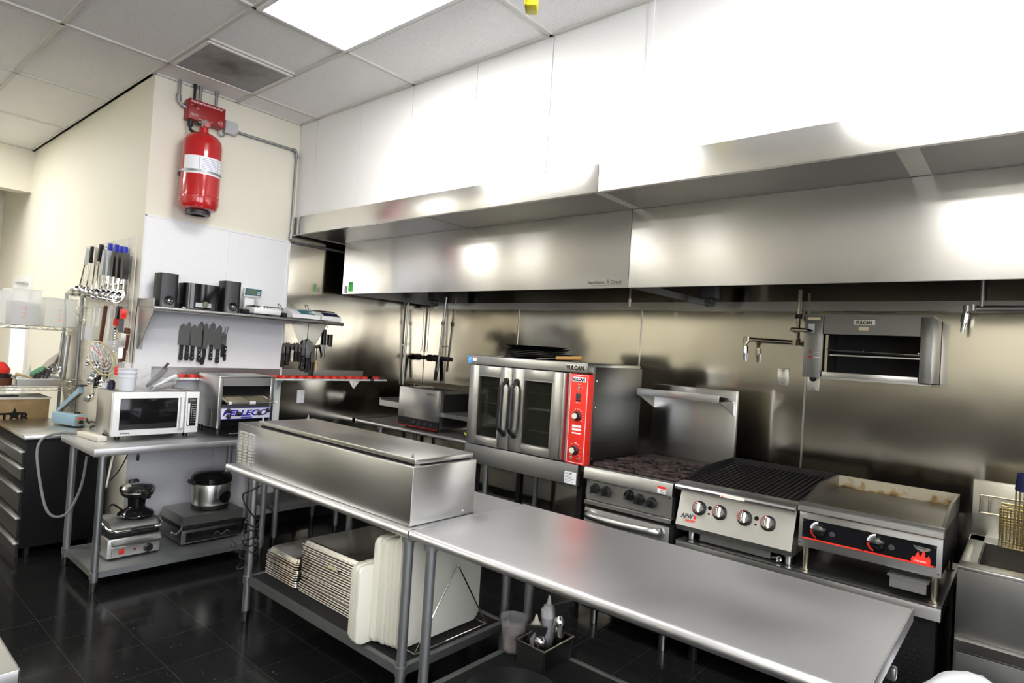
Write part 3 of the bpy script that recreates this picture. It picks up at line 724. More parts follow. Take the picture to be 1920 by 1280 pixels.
# ------------------------------------------------------------------ microwave on the left table
mx0, mx1, my0, my1, mz0, mz1 = .125, .452, -1.412, -.878, MZ + .032, 1.182
t = thing('microwave', 'white fronted stainless microwave oven on the left table', 'microwave', ((mx0 + mx1) / 2, (my0 + my1) / 2, MZ))
G().box(mx0, mx1 - .03, my0, my1, mz0, mz1, .004).build('body', 'steel', t)
for x in (mx0 + .04, mx1 - .06):
    for y in (my0 + .05, my1 - .06): G().cyl((x, y, MZ + .001), (x, y, mz0), .016, .020, n=14).build('foot', 'black', t)
fx = mx1 - .03
yd = my1 - .092
dr = G().box(fx, mx1, my0, yd - .002, mz0 - .004, mz1 + .002, .006).build('door', 'white_gloss', t)
G().box(mx1, mx1 + .003, my0 + .040, yd - .050, mz0 + .038, mz1 - .038, .002).build('window', 'glass_dark', dr)
G().prism('z', [(mx1, yd - .040), (mx1 + .022, yd - .036), (mx1 + .026, yd - .020), (mx1 + .010, yd - .010), (mx1, yd - .010)], mz0 + .035, mz1 - .035).build('handle', 'white', dr)
text('Amana', .015, (mx1 + .001, my0 + .062, mz0 + .012), (0, 1, 0), (0, 0, 1), 'charcoal', dr, bold=.0006, shear=.2)
G().prism('x', [(my0 + .046, mz0 + .012), (my0 + .060, mz0 + .012), (my0 + .060, mz0 + .024)], mx1 + .0005, mx1 + .001).build('logo', 'charcoal', dr)
text('Commercial', .008, (mx1 + .001, yd - .075, mz0 + .018), (0, 1, 0), (0, 0, 1), 'grey_box', dr)
cp = G().box(fx, mx1, yd + .002, my1, mz0 - .004, mz1 + .002, .006).build('control_fascia', 'white_gloss', t)
pn = G().box(mx1, mx1 + .002, yd + .014, my1 - .018, mz0 + .045, mz1 - .040).build('keypad', 'black_gloss', cp)
G().box(mx1 + .002, mx1 + .003, yd + .024, my1 - .026, mz1 - .062, mz1 - .050).build('display', 'lcd', cp)
G().box(mx1 + .002, mx1 + .0028, yd + .016, yd + .030, mz0 + .050, mz1 - .078, .0008).build('key_strip', 'white', cp)
for k in range(9):
    text(str((k % 9) + 1), .011, (mx1 + .0025, yd + .040, mz1 - .090 - k * .0155), (0, 1, 0), (0, 0, 1), 'white_print', cp)
    G().box(mx1 + .002, mx1 + .0026, yd + .052, my1 - .022, mz1 - .086 - k * .0155, mz1 - .084 - k * .0155).build('key_line', 'white_print', cp)
G().box(mx0 + .08, mx0 + .16, my1 - .15, my1 - .07, mz1, mz1 + .0008).build('paper_note', 'paper', t)
# on top of the microwave
g = G()
cupc = (.33, -1.305)
g.lathe((cupc[0], cupc[1], mz1 + .003), [(0, 0), (.048, 0), (.055, .088), (.060, .090), (.060, .094), (.0545, .092), (.0475, .003), (0, .002)], 26)
o = g.build('deli_container', 'frosted'); tag(o, 'lowest frosted deli container of the stack on the microwave', 'container', 'deli containers stacked on the microwave')
for k in (1, 2):
    c = o.copy(); C.objects.link(c); c.location = o.location + Vector((0, 0, .027 * k))
    c['label'] = ('', 'second frosted deli container from the bottom of the stack on the microwave', 'topmost frosted deli container of the stack, just below the clear tub')[k]
o = G().lathe((cupc[0], cupc[1], mz1 + .1535), [(.050, 0), (.054, .001), (.060, .032), (.063, .034), (.059, .034), (.052, .004), (0, .003), (0, 0)], 24).build('plastic_tub', 'clear')
tag(o, 'clear plastic tub on top of the frosted deli container stack', 'container')
o = G().lathe((.20, -1.355, mz1 + .002), [(0, 0), (.022, 0), (.022, .045), (.012, .06), (0, .062)], 16).build('small_bottle', 'navy'); tag(o, 'small dark navy bottle at the back left of the microwave top', 'bottle')
o = G().lathe((.14, -1.375, mz1 + .002), [(0, 0), (.02, 0), (.022, .035), (0, .035)], 16).build('small_cup', 'white'); tag(o, 'small white cup beside the navy bottle on the microwave', 'cup')
# clear bag of utensils
bc = Vector((.31, -1.085, mz1))
def stick(name, m, a, c, r, label, cat, n=8):
    o = G().tube([a, c], r, n).build(name, m); return tag(o, label, cat)
o = G().tube([bc + Vector((.02, -.10, .03)), bc + Vector((.0, -.02, .10)), bc + Vector((-.01, .03, .155))], [.010, .021, .016], 10).build('black_handled_spatula', 'charcoal'); tag(o, 'dark grey handled utensil slanting up in the clear bag on the microwave', 'utensil')
o = G().tube([bc + Vector((-.035, -.03, .09)), bc + Vector((-.035, .02, .15)), bc + Vector((-.035, .05, .190))], [.006, .009, .009], 8).build('black_handle_knife', 'black'); tag(o, 'black handle poking highest out of the clear bag on the microwave', 'utensil')
o = G().tube([bc + Vector((.03, -.06, .025)), bc + Vector((.03, .04, .085)), bc + Vector((.03, .085, .105))], [.010, .014, .017], 10).build('white_spatula', 'white'); tag(o, 'white spatula lying in the clear bag on the microwave', 'utensil')
o = G().tube([bc + Vector((.05, -.08, .014)), bc + Vector((.05, .02, .045)), bc + Vector((.05, .07, .055))], [.006, .010, .012], 8).build('steel_tongs', 'chrome'); tag(o, 'steel tongs at the bottom of the clear bag on the microwave', 'utensil')
g = G(); r_ = bmesh.ops.create_icosphere(g.b, subdivisions=4, radius=1)
from mathutils import noise
for v in g.b.verts:
    q = v.co.copy(); k = 1 + .22 * noise.noise(q * 2.3) + .10 * noise.noise(q * 6)
    v.co = bc + Vector((q.x * .085 * k, q.y * .125 * k - .015, max(.002, .072 + q.z * .075 * k + q.y * .035)))
o = g.build('plastic_bag', 'bag', ang=60); tag(o, 'crumpled clear plastic bag holding utensils on the microwave', 'bag')

# ------------------------------------------------------------------ conveyor toaster
tx0, tx1, ty0, ty1, tz0, tz1 = .145, .49, -.765, -.345, MZ + .012, 1.300
t = thing('conveyor_toaster', 'stainless conveyor toaster with a blue and white knob panel', 'toaster', ((tx0 + tx1) / 2, (ty0 + ty1) / 2, MZ))
G().box(tx0, tx1, ty0, ty0 + .03, tz0 + .04, tz1, .004).build('side_panel', 'steel', t)
G().box(tx0, tx1, ty1 - .03, ty1, tz0 + .04, tz1, .004).build('side_panel', 'steel', t)
G().box(tx0, tx1 - .10, ty0 + .03, ty1 - .03, tz0 + .04, tz1 - .01).build('inner_body', 'black_matte', t)
G().box(tx0, tx1 + .004, ty0 + .002, ty1 - .002, tz1 - .012, tz1 + .002, .003).box(tx1 - .012, tx1 + .003, ty0 + .03, ty1 - .03, tz1 - .072, tz1 - .010).build('top_cover', 'steel', t)
bl = G()
for k in range(20): bl.cyl((tx1 - .10 + .0095 * k, ty0 + .035, 1.150 - .0022 * k), (tx1 - .10 + .0095 * k, ty1 - .035, 1.150 - .0022 * k), .0022, n=6)
for y in (ty0 + .06, (ty0 + ty1) / 2, ty1 - .06): bl.tube([(tx1 - .10, y, 1.152), (tx1 + .085, y, 1.110)], .0025, 6)
bl.build('conveyor_belt', 'brass_pipe', t)
G().cyl((tx1 + .088, ty0 + .03, 1.112), (tx1 + .088, ty1 - .03, 1.112), .006, n=12).build('roller', 'chrome', t)
for y in (ty0 + .045, (ty0 + ty1) / 2 - .01, (ty0 + ty1) / 2 + .012, ty1 - .03): G().cyl((tx1 + .088, y - .008, 1.112), (tx1 + .088, y + .008, 1.112), .012, n=14).build('roller_bush', 'white', t)
G().box(tx1 - .1, tx1 + .002, ty0 + .03, ty1 - .03, 1.072, 1.095).build('front_lip', 'steel_dark', t)
pz0, pz1 = .985, 1.070
pn = G().box(tx1 - .10, tx1 + .004, ty0 + .022, ty1 - .02, pz0, pz1).build('control_panel', 'label_white', t)
g = G(); e = .004; ya, yb = ty0 + .022, ty1 - .02
g.box(tx1 + .004, tx1 + .005, ya, yb, pz0, pz0 + e).box(tx1 + .004, tx1 + .005, ya, yb, pz1 - e, pz1).box(tx1 + .004, tx1 + .005, ya, ya + e, pz0, pz1).box(tx1 + .004, tx1 + .005, yb - e, yb, pz0, pz1); g.build('panel_border', 'blue_logo', pn)
text('BELLECO', .058, (tx1 + .0045, ya + .012, pz0 + .026), (0, 1, 0), (0, 0, 1), 'blue_logo', pn, bold=.0022, shear=.25, sx=1.42)
G().box(tx1 + .004, tx1 + .0052, ya + .15, ya + .235, pz0 + .008, pz0 + .016).build('print_line', 'blue_logo', pn)
for y, z in ((ya + .055, pz1 - .022), (ya + .055, pz0 + .022), (ya + .130, pz0 + .040), (ya + .285, pz0 + .040), (ya + .355, pz1 - .025)):
    kn = G().lathe((tx1 + .004, y, z), [(.017, 0), (.017, .012), (.013, .014), (.012, .022), (0, .022)], 18, axis=(1, 0, 0)).build('knob', 'black', t)
    G().obox((tx1 + .0265, y, z + .007), (.0015, .002, .010), rotm('X', .3)).build('pointer', 'white', kn)
G().box(tx0, tx1 + .10, ty0 + .035, ty1 - .035, MZ + .018, MZ + .022).prism('y', [(tx1 + .10, MZ + .018), (tx1 + .13, MZ + .03), (tx1 + .13, MZ + .034), (tx1 + .10, MZ + .022)], ty0 + .035, ty1 - .035).build('catch_tray', 'steel', t)
for x in (tx0 + .04, tx1 - .02):
    for y in (ty0 + .02, ty1 - .02): G().cyl((x, y, MZ + .001), (x, y, tz0 + .045), .013, .017, n=12).build('leg', 'black', t)
G().box(tx0 + .20, tx1 - .09, ty0 - .003, ty0, .93, 1.05, .001).build('side_vent', 'steel_dark', t)
G().box(tx1 - .10, tx1 - .03, ty1, ty1 + .018, 1.03, 1.15, .004).build('side_handle', 'black', t)

# ------------------------------------------------------------------ white power strip and cords on the left table
o = G().obox((.30, -1.475, MZ + .017), (.30, .055, .032), rotm('Z', .12), .004).build('power_strip', 'offwhite'); tag(o, 'off white power strip lying on the left corner of the microwave table', 'power strip')
o = G().tube([(.135, -1.50, MZ + .01), (.05, -1.60, MZ + .015), (.06, -1.72, .84), (.25, -1.72, .60), (.38, -1.70, .42), (.44, -1.62, .42), (.44, -1.58, .50), (.42, -1.54, .60), (.40, -1.52, .78)], .008, 8, smooth=3).build('power_cord', 'grey_cord'); attach(o, bpy.data.objects['power_strip'])
o = G().tube([(.66, -1.455, .83), (.655, -1.47, .70), (.64, -1.475, .62), (.60, -1.46, .61), (.57, -1.45, .63)], .006, 8, smooth=2).build('power_cord', 'offwhite'); attach(o, bpy.data.objects['microwave'])
o = G().tube([(.60, -1.35, .83), (.58, -1.36, .77), (.64, -1.42, .70), (.645, -1.46, .66)], .004, 6, smooth=2).box(.61, .625, -1.31, -1.295, .765, .80, .003).cyl((.617, -1.302, .80), (.617, -1.302, .835), .004).build('power_cord', 'black'); attach(o, bpy.data.objects['conveyor_toaster'])

# ------------------------------------------------------------------ appliances on the low shelf
SZ2 = .1165
t = thing('panini_press', 'stainless panini press with a red switch on the low shelf', 'panini press', (.40, -1.24, SZ2))
x0, x1, y0, y1 = .225, .52, -1.405, -1.09
G().box(x0, x1 - .01, y0, y1, SZ2 + .012, SZ2 + .135, .006).build('base', 'steel_soft', t)
G().box(x0 + .01, x1 - .02, y0 + .01, y1 - .01, SZ2 + .135, SZ2 + .165, .005).build('lower_plate', 'iron', t)
G().prism('y', [(x1 - .01, SZ2 + .10), (x1 + .025, SZ2 + .095), (x1 + .025, SZ2 + .105), (x1 - .01, SZ2 + .125)], y0 + .02, y1 - .01).build('crumb_lip', 'steel', t)
G().box(x1 - .01, x1 + .002, y0 + .025, y1 - .012, SZ2 + .02, SZ2 + .078).build('front_panel', 'aluminium', t)
G().box(x1 + .002, x1 + .006, y0 + .065, y0 + .095, SZ2 + .035, SZ2 + .068, .002).build('switch', 'red_panel', t)
G().cyl((x1 + .002, y0 + .155, SZ2 + .055), (x1 + .008, y0 + .155, SZ2 + .055), .007, n=12).build('lamp', 'red_dark', t)
G().lathe((x1 + .002, y0 + .235, SZ2 + .05), [(.028, 0), (.027, .012), (.018, .016), (.017, .022), (0, .022)], 20, axis=(1, 0, 0)).build('knob', 'black', t)
for k in range(4): G().box(x0 + .05 + .07 * (k % 2), x0 + .10 + .07 * (k % 2), y0 - .002, y0, SZ2 + .04 + .035 * (k // 2), SZ2 + .058 + .035 * (k // 2)).build('side_slot', 'black', t)
for x in (x0 + .03, x1 - .04):
    for y in (y0 + .03, y1 - .03): G().cyl((x, y, SZ2 + .001), (x, y, SZ2 + .013), .014, n=12).build('foot', 'black', t)
up_ = G().prism('y', [(x0 + .02, SZ2 + .175), (x1 - .03, SZ2 + .168), (x1 - .02, SZ2 + .195), (x1 - .06, SZ2 + .225), (x0 + .03, SZ2 + .235)], y0 + .02, y1 - .02).build('upper_plate', 'steel_soft', t)
G().tube([(x0 + .08, y0 - .002, SZ2 + .225), (x1 - .02, y0 - .002, SZ2 + .20), (x1 + .05, y0 + .03, SZ2 + .195), (x1 + .055, (y0 + y1) / 2, SZ2 + .195), (x1 + .05, y1 - .03, SZ2 + .195), (x1 - .02, y1 + .002, SZ2 + .20), (x0 + .08, y1 + .002, SZ2 + .225)], .0065, 8).build('handle_bar', 'chrome', up_)
G().tube([(x1 + .055, y0 + .11, SZ2 + .195), (x1 + .055, y1 - .07, SZ2 + .195)], .013, 12).build('grip', 'black', up_)
PZ = SZ2 + .2365
t = thing('waffle_maker', 'round black and chrome waffle maker standing on the panini press', 'waffle maker', (.36, -1.20, PZ))
wc = (.37, -1.205)
G().lathe((wc[0], wc[1], PZ), [(0, 0), (.105, 0), (.11, .01), (.10, .025), (.06, .045), (.05, .06), (.055, .13), (0, .13)], 28).build('stand', 'black_gloss', t)
G().lathe((wc[0], wc[1], PZ), [(0, .125), (.075, .125), (.095, .14), (.098, .155), (0, .155)], 30).build('lower_shell', 'black', t)
G().lathe((wc[0], wc[1], PZ), [(.098, .157), (.104, .165), (.106, .185), (.095, .20), (.06, .21), (0, .214)], 32).build('lid', 'chrome', t)
G().obox((wc[0] + .115, wc[1] + .015, PZ + .155), (.05, .04, .05), rotm('Z', .2), .008).build('latch_handle', 'black', t)
G().box(wc[0] - .10, wc[0] - .06, wc[1] - .03, wc[1] + .03, PZ + .19, PZ + .222, .008).build('hinge', 'black', t)
o = G().tube([(.27, -1.26, PZ + .02), (.30, -1.33, PZ + .08), (.32, -1.36, PZ + .05), (.33, -1.35, PZ + .02)], .006, 8, smooth=2).build('cord_loop', 'black'); o.parent = t; o.location = o.location - Vector(t.location)
t = thing('flat_grill', 'wide dark stainless contact grill under the rice cooker', 'grill', (.33, -.72, SZ2))
x0, x1, y0, y1 = .13, .50, -.955, -.53
G().box(x0, x1, y0, y1, SZ2 + .015, SZ2 + .11, .004).build('base', 'steel_dark', t)
G().box(x1, x1 + .004, y0 + .03, y1, SZ2 + .025, SZ2 + .09).build('front_panel', 'black_gloss', t)
G().tube([(x1 + .006, y1 - .20 + .01 * k, SZ2 + .055 + .012 * math.sin(k * .9)) for k in range(12)], .0015, 5).build('logo', 'aluminium', t)
G().box(x0 + .01, x1 + .005, y0 - .0, y1, SZ2 + .112, SZ2 + .135, .003).build('plate', 'iron', t)
G().prism('x', [(y0, SZ2 + .14), (y1, SZ2 + .14), (y1, SZ2 + .205), (y0 + .005, SZ2 + .205)], x0, x1).build('lid', 'steel_soft', t)
G().tube([(x1 - .02, y0, SZ2 + .19), (x1 + .05, y0 - .015, SZ2 + .15), (x1 + .06, y0 - .06, SZ2 + .11), (x1 + .05, y0 - .09, SZ2 + .13)], .006, 8, smooth=1).build('handle', 'chrome', t)
for x in (x0 + .03, x1 - .03):
    for y in (y0 + .03, y1 - .03): G().cyl((x, y, SZ2 + .001), (x, y, SZ2 + .016), .014, n=12).build('foot', 'black', t)
RZ = SZ2 + .2065
t = thing('rice_cooker', 'round black and steel rice cooker on the contact grill', 'rice cooker', (.31, -.70, RZ))
rc = (.32, -.695)
G().lathe((rc[0], rc[1], RZ), [(0, 0), (.12, 0), (.128, .012), (.128, .03), (0, .03)], 36).build('base', 'black', t)
G().lathe((rc[0], rc[1], RZ), [(.126, .03), (.132, .05), (.134, .17), (.128, .185), (0, .185)], 40).build('shell', 'steel', t)
G().lathe((rc[0], rc[1], RZ), [(.130, .180), (.140, .19), (.140, .225), (.12, .25), (.07, .262), (0, .265)], 36).build('lid', 'black_gloss', t)
G().box(rc[0] - .05, rc[0] + .05, rc[1] - .155, rc[1] - .13, RZ + .18, RZ + .21, .01).build('side_grip', 'black', t)
ph = G()
for i in range(12):
    a, c = math.radians(2 + 4.2 * i), math.radians(2 + 4.2 * (i + 1)); f_ = .042 * math.sin(PI * (i + .5) / 12) ** .5
    P = lambda an, z: (rc[0] + .1345 * math.cos(an), rc[1] + .1345 * math.sin(an), RZ + z)
    ph.poly([P(a, .085 - f_), P(c, .085 - f_), P(c, .085 + f_), P(a, .085 + f_)], (.004 * math.cos(a), .004 * math.sin(a), 0))
ph.build('control_panel', 'black_gloss', t)
# ------------------------------------------------------------------ wall shelf with speakers and scales
WS = 1.765
t = thing('wall_shelf', 'long stainless wall shelf with speakers and scales on the white left wall', 'shelf', (.15, -.4, WS - .3))
G().box(.008, .30, -1.165, .36, WS - .004, WS).box(.296, .300, -1.165, .36, WS - .030, WS).box(.008, .012, -1.165, .36, WS, WS + .05).cyl((.300, -1.165, WS - .012), (.300, .36, WS - .012), .014, n=12).build('shelf_board', 'steel_soft', t)
for y in (-1.16, .20): G().prism('y', [(.008, WS - .005), (.29, WS - .005), (.29, WS - .03), (.05, WS - .30), (.008, WS - .31)], y, y + .004).box(.008, .012, y, y + .04, WS - .31, WS - .005).build('bracket', 'steel_soft', t)
G().box(.008, .30, -1.168, -1.162, WS - .004, WS + .055).build('end_upstand', 'steel_soft', t)
SP = WS + .001
def speaker(label, x, y, wd, dp, h):
    t = thing('speaker', label, 'speaker', (x, y, SP), 'small black speakers on the wall shelf', local=True)
    # curved cloth front, flat cabinet behind
    pts = [(-dp / 2, -wd / 2), (-dp / 2, wd / 2)] + [(dp / 2 - .018 + .018 * math.cos(a), wd / 2 * math.sin(a) * 1.0) for a in [math.radians(90 - 18 * i) for i in range(11)]]
    G().prism('z', pts, 0, h).build('cabinet', 'black', t)
    fp = [(dp / 2 - .0175 + .020 * math.cos(a), wd / 2 * .86 * math.sin(a)) for a in [math.radians(-80 + 16 * i) for i in range(11)]]
    G().prism('z', [(dp / 2 - .03, -wd * .40)] + fp + [(dp / 2 - .03, wd * .40)], .055, h - .004).build('grille', 'charcoal', t)
    G().prism('z', [(dp / 2 - .03, -wd * .40)] + fp + [(dp / 2 - .03, wd * .40)], .004, .054).build('foot_plate', 'grey_cord', t)
    dv = G().lathe((dp / 2 + .001, 0, .05), [(0, -.004), (.032, -.002), (.034, .006), (.028, .006), (.012, -.0), (0, .004)], 22, axis=(1, 0, 0)).build('driver', 'black_gloss', t)
    G().lathe((dp / 2 + .002, 0, .05), [(.010, .001), (.006, .008), (0, .010)], 14, axis=(1, 0, 0)).build('dome', 'chrome', dv)
    return t
sp = speaker('left black desktop speaker, nearest the utensil wall, on the wall shelf', .15, -1.04, .125, .12, .245)
dup(sp, (.15, -.58, SP), 'right black desktop speaker, beside the kitchen scale with raised display')
t = thing('subwoofer', 'wide glossy black subwoofer with a silver band between the two speakers', 'speaker', (.14, -.80, SP))
pts = [(.06, -.925), (.06, -.675)] + [(.185 + .035 * math.cos(a), -.80 + .125 * math.sin(a)) for a in [math.radians(90 - 18 * i) for i in range(11)]]
G().prism('z', pts, SP + .012, SP + .195).build('cabinet', 'black_gloss', t)
fr = [(.186 + .036 * math.cos(a), -.80 + .125 * .82 * math.sin(a)) for a in [math.radians(-70 + 14 * i) for i in range(11)]]
G().prism('z', [(.17, -.895)] + fr + [(.17, -.705)], SP + .022, SP + .055).build('front_band', 'grey_box', t)
G().lathe((.222, -.79, SP + .045), [(.022, 0), (.022, .006), (.018, .009), (0, .009)], 22, axis=(1, 0, 0)).build('volume_dial', 'lcd', t)
G().prism('z', [(.17, -.90)] + [(x + .006, y) for x, y in fr] + [(.17, -.70)], SP + .004, SP + .013).box(.06, .19, -.92, -.68, SP, SP + .013).build('base', 'black', t)
o = G().box(.22, .245, -.955, -.935, SP, SP + .014, .002).build('memory_stick', 'grey_box'); tag(o, 'tiny grey plug lying left of the subwoofer', 'plug')
# kitchen scale with raised display
t = thing('kitchen_scale', 'white kitchen scale with a raised teal display on the wall shelf', 'scale', (.17, -.33, SP))
G().box(.08, .285, -.445, -.215, SP + .012, SP + .062, .012).build('base', 'white_gloss', t)
G().cyl((.18, -.33, SP + .062), (.18, -.33, SP + .072), .05, n=20).box(.09, .28, -.435, -.225, SP + .072, SP + .079, .004).build('weighing_plate', 'chrome', t)
for x in (.10, .265):
    for y in (-.43, -.235): G().cyl((x, y, SP), (x, y, SP + .013), .012, n=10).build('foot', 'teal_dark', t)
G().box(.085, .11, -.44, -.36, SP + .05, SP + .155, .004).build('column', 'white_gloss', t)
hd = G().obox((.115, -.385, SP + .180), (.035, .150, .070), rotm('Y', .25), .006).build('display_head', 'white_gloss', t)
G().obox((.1335, -.387, SP + .1855), (.003, .132, .054), rotm('Y', .25)).build('display_panel', 'teal', hd)
G().obox((.1355, -.400, SP + .186), (.002, .082, .036), rotm('Y', .25)).build('lcd', 'lcd', hd)
for k in range(3): G().obox((.1355, -.342, SP + .200 - k * .014), (.002, .020, .010), rotm('Y', .25)).build('button', 'white' if k else 'red_panel', hd)
for nm, y0, y1, lab in (('portion_scale', -.125, .130, 'flat white scale with a teal control strip on the wall shelf, above the knives'), ('portion_scale', .150, .340, 'white scale with a dark plate at the right end of the wall shelf')):
    t = thing(nm, lab, 'scale', (.19, (y0 + y1) / 2, SP), 'flat white scales on the wall shelf')
    G().prism('y', [(.09, SP + .008), (.297, SP + .008), (.297, SP + .040), (.21, SP + .080), (.09, SP + .080)], y0, y1).build('base', 'white_gloss', t)
    if y0 < 0:
        G().obox((.2555, .02, SP + .0605), (.075, .13, .003), rotm('Y', .43)).build('control_strip', 'teal', t)
        for k in range(3): G().obox((.256, .055 + .022 * k, SP + .0615), (.03, .012, .003), rotm('Y', .43)).build('button', 'white', t)
        G().box(.095, .20, y0 + .01, y1 - .02, SP + .081, SP + .088, .003).build('weighing_plate', 'aluminium', t)
    else:
        G().box(.095, .21, y0 + .012, y1 - .012, SP + .082, SP + .092, .003).build('weighing_plate', 'black_gloss', t)
        G().obox((.2555, .25, SP + .0605), (.065, .15, .003), rotm('Y', .43)).build('control_strip', 'navy', t)
    for x in (.11, .28):
        for y in (y0 + .02, y1 - .02): G().cyl((x, y, SP), (x, y, SP + .009), .008, n=8).build('foot', 'black', t)
for x, y, lab in ((.20, -.475, 'black power adapter between the right speaker and the raised display scale'), (.20, -.155, 'small black adapter right of the raised display scale'), (.12, .140, 'black adapter standing between the two flat scales')):
    o = G().obox((x, y, SP + .021), (.05, .010 if y == .140 else .055, .040), rotm('Z', .4), .006).build('power_adapter', 'black'); tag(o, lab, 'power adapter', 'black power adapters on the wall shelf')
o = G().tube([(.20, -.168, SP + .046), (.20, -.20, SP + .085), (.18, -.20, SP + .12), (.17, -.16, SP + .095), (.18, -.14, SP + .04), (.23, -.14, SP + .004), (.24, -.150, SP + .004)], .0028, 6, smooth=3).build('power_cord', 'black'); attach(o, bpy.data.objects['kitchen_scale'])
o = G().tube([(.12, .10, SP + .09), (.12, .08, SP + .13), (.12, .11, SP + .135), (.12, .14, SP + .045)], .0028, 6, smooth=3).build('power_cord', 'black'); attach(o, bpy.data.objects['portion_scale'])
o = G().tube([(.24, .140, SP + .003), (.31, .15, SP + .0), (.322, .18, SP - .03), (.322, .20, SP - .06)], .0028, 6, smooth=2).build('power_cord', 'black'); attach(o, bpy.data.objects['portion_scale.001'])
o = G().tube([(.015, -1.172, WS + .06), (.012, -1.178, WS - .1), (.010, -1.180, 1.45), (.010, -1.180, 1.22)], .003, 6).build('power_cord', 'black'); attach(o, bpy.data.objects['speaker'])

# ------------------------------------------------------------------ knives on magnetic strips
o = G().box(.007, .020, -.87, -.54, 1.555, 1.585, .003).build('knife_strip', 'steel_dark'); tag(o, 'magnetic knife strip on the white wall panel', 'knife rack', 'magnetic knife strips')
o = G().box(.007, .020, -.03, .32, 1.525, 1.555, .003).build('knife_strip', 'steel_dark'); tag(o, 'magnetic knife strip on the steel wall under the shelf end', 'knife rack', 'magnetic knife strips')
def knife(label, y, ztip, zmid, zend, wb, hm='black', wh=.028, name='knife', lean=0, curve=0, group='knives on the magnetic strips', x=.0215, blade=None, rivets=True):
    wb *= 1.12
    t = thing(name, label, 'knife' if name == 'knife' else 'kitchen tool', (x + .004, y, zend), group)
    Y = lambda z, off: y + off + lean * (z - zmid)
    if blade is None: blade = [(-wb * .5, zmid), (-wb * .5, ztip - (ztip - zmid) * .35), (-wb * .30, ztip - (ztip - zmid) * .13), (wb * .12, ztip), (wb * .42, ztip - (ztip - zmid) * .10), (wb * .5, zmid)]
    G().prism('x', [(Y(z, u), z) for u, z in blade], x, x + .003).build('blade', 'steel_dark', t)
    h = zmid - zend
    hp = [(-wh * .45, zmid), (wh * .45, zmid), (wh * .38, zmid - h * .4), (wh * .5 + curve, zend + h * .1), (wh * .3 + curve, zend), (-wh * .35 + curve, zend), (-wh * .55 + curve, zend + h * .12), (-wh * .40, zmid - h * .45)]
    hd = G().prism('x', [(Y(z, u), z) for u, z in hp], x - .004, x + .012)
    hd = hd.build('handle', hm, t)
    if rivets:
        for k in (.2, .5, .8): G().cyl((x + .012, Y(zmid - h * k, 0), zmid - h * k), (x + .0135, Y(zmid - h * k, 0), zmid - h * k), .0035, n=8).build('rivet', 'chrome', hd)
    return t
pos = ['leftmost', 'second', 'third', 'fourth', 'fifth', 'sixth', 'seventh']
for k, (y, zt, zm, ze, wb, riv, cv) in enumerate(((-.86, 1.665, 1.50, 1.385, .042, 1, 0), (-.818, 1.68, 1.50, 1.385, .036, 1, 0), (-.778, 1.66, 1.50, 1.385, .045, 1, 0), (-.728, 1.69, 1.49, 1.375, .046, 1, 0), (-.690, 1.68, 1.48, 1.355, .040, 0, -.012), (-.640, 1.69, 1.51, 1.39, .048, 1, 0), (-.588, 1.67, 1.48, 1.37, .050, 1, 0))):
    knife(f'{pos[k]} of the seven broad chef knives on the white wall panel', y, zt, zm, ze, wb, rivets=bool(riv), curve=cv)
knife('thin dark knife between the last chef knife and the carving fork', -.553, 1.62, 1.52, 1.42, .014, wh=.016, rivets=False)
t = knife('two pronged carving fork at the right end of the white wall knives', -.530, 1.60, 1.51, 1.39, .012, wh=.018, name='carving_fork', group='kitchen tools on the knife strips', blade=[(-.006, 1.51), (-.010, 1.59), (-.012, 1.66), (-.008, 1.66), (-.004, 1.60), (.003, 1.60), (.012, 1.665), (.016, 1.663), (.006, 1.58), (.005, 1.51)])
R_ = [(-.035, 1.56, 1.47, 1.35, .020, 'black', .030, 'leftmost knife on the steel wall, its thick black handle over the panel edge', 0), (.012, 1.57, 1.475, 1.365, .022, 'black', .022, 'second knife on the steel wall, black riveted handle left of the white handle', 1),
      (.050, 1.56, 1.50, 1.40, .016, 'offwhite', .022, 'white handled knife on the steel wall strip', 0), (.088, 1.57, 1.49, 1.40, .018, 'black', .022, 'first knife right of the white handled one on the steel wall', 0), (.122, 1.57, 1.49, 1.40, .018, 'black', .024, 'second knife right of the white handled one on the steel wall', 0),
      (.158, 1.60, 1.46, 1.32, .028, 'black', .024, 'knife with a long riveted black handle in the middle of the steel wall strip', 1), (.205, 1.62, 1.44, 1.31, .046, 'black', .028, 'wide bladed knife with a plain black handle on the steel wall strip', 0), (.255, 1.62, 1.40, 1.27, .035, 'black', .026, 'knife with the lowest hanging black handle on the steel wall strip', 0)]
for y, zt, zm, ze, wb, hm, wh, lab, riv in R_: knife(lab, y, zt, zm, ze, wb, hm, wh, rivets=bool(riv))
knife('slim brush with a pale wooden handle at the right of the steel wall knives', .290, 1.56, 1.42, 1.32, .010, 'pale_wood', .024, name='brush', group='kitchen tools on the knife strips', rivets=False)
t = thing('pie_server', 'pointed triangular steel turner hanging tip down under the shelf end', 'kitchen tool', (.03, .36, 1.43), 'kitchen tools on the knife strips')
G().prism('x', [(.322, 1.56), (.405, 1.56), (.362, 1.435)], .022, .024).build('blade', 'aluminium', t)
G().prism('x', [(.350, 1.56), (.374, 1.56), (.372, 1.70), (.352, 1.70)], .020, .034).build('handle', 'black', t)
o = G().box(.034, .039, .359, .364, 1.44, 1.66).build('thin_skewer', 'black'); tag(o, 'thin black skewer crossing the triangular turner', 'kitchen tool')
knife('dark handled tool hanging furthest right under the shelf bracket', .425, 1.55, 1.548, 1.545, .006, name='black_tool', group='kitchen tools on the knife strips', rivets=False)
G().prism('x', [(.412, 1.55), (.438, 1.55), (.440, 1.66), (.412, 1.66)], .018, .034).build('grip', 'black', bpy.data.objects['black_tool'])

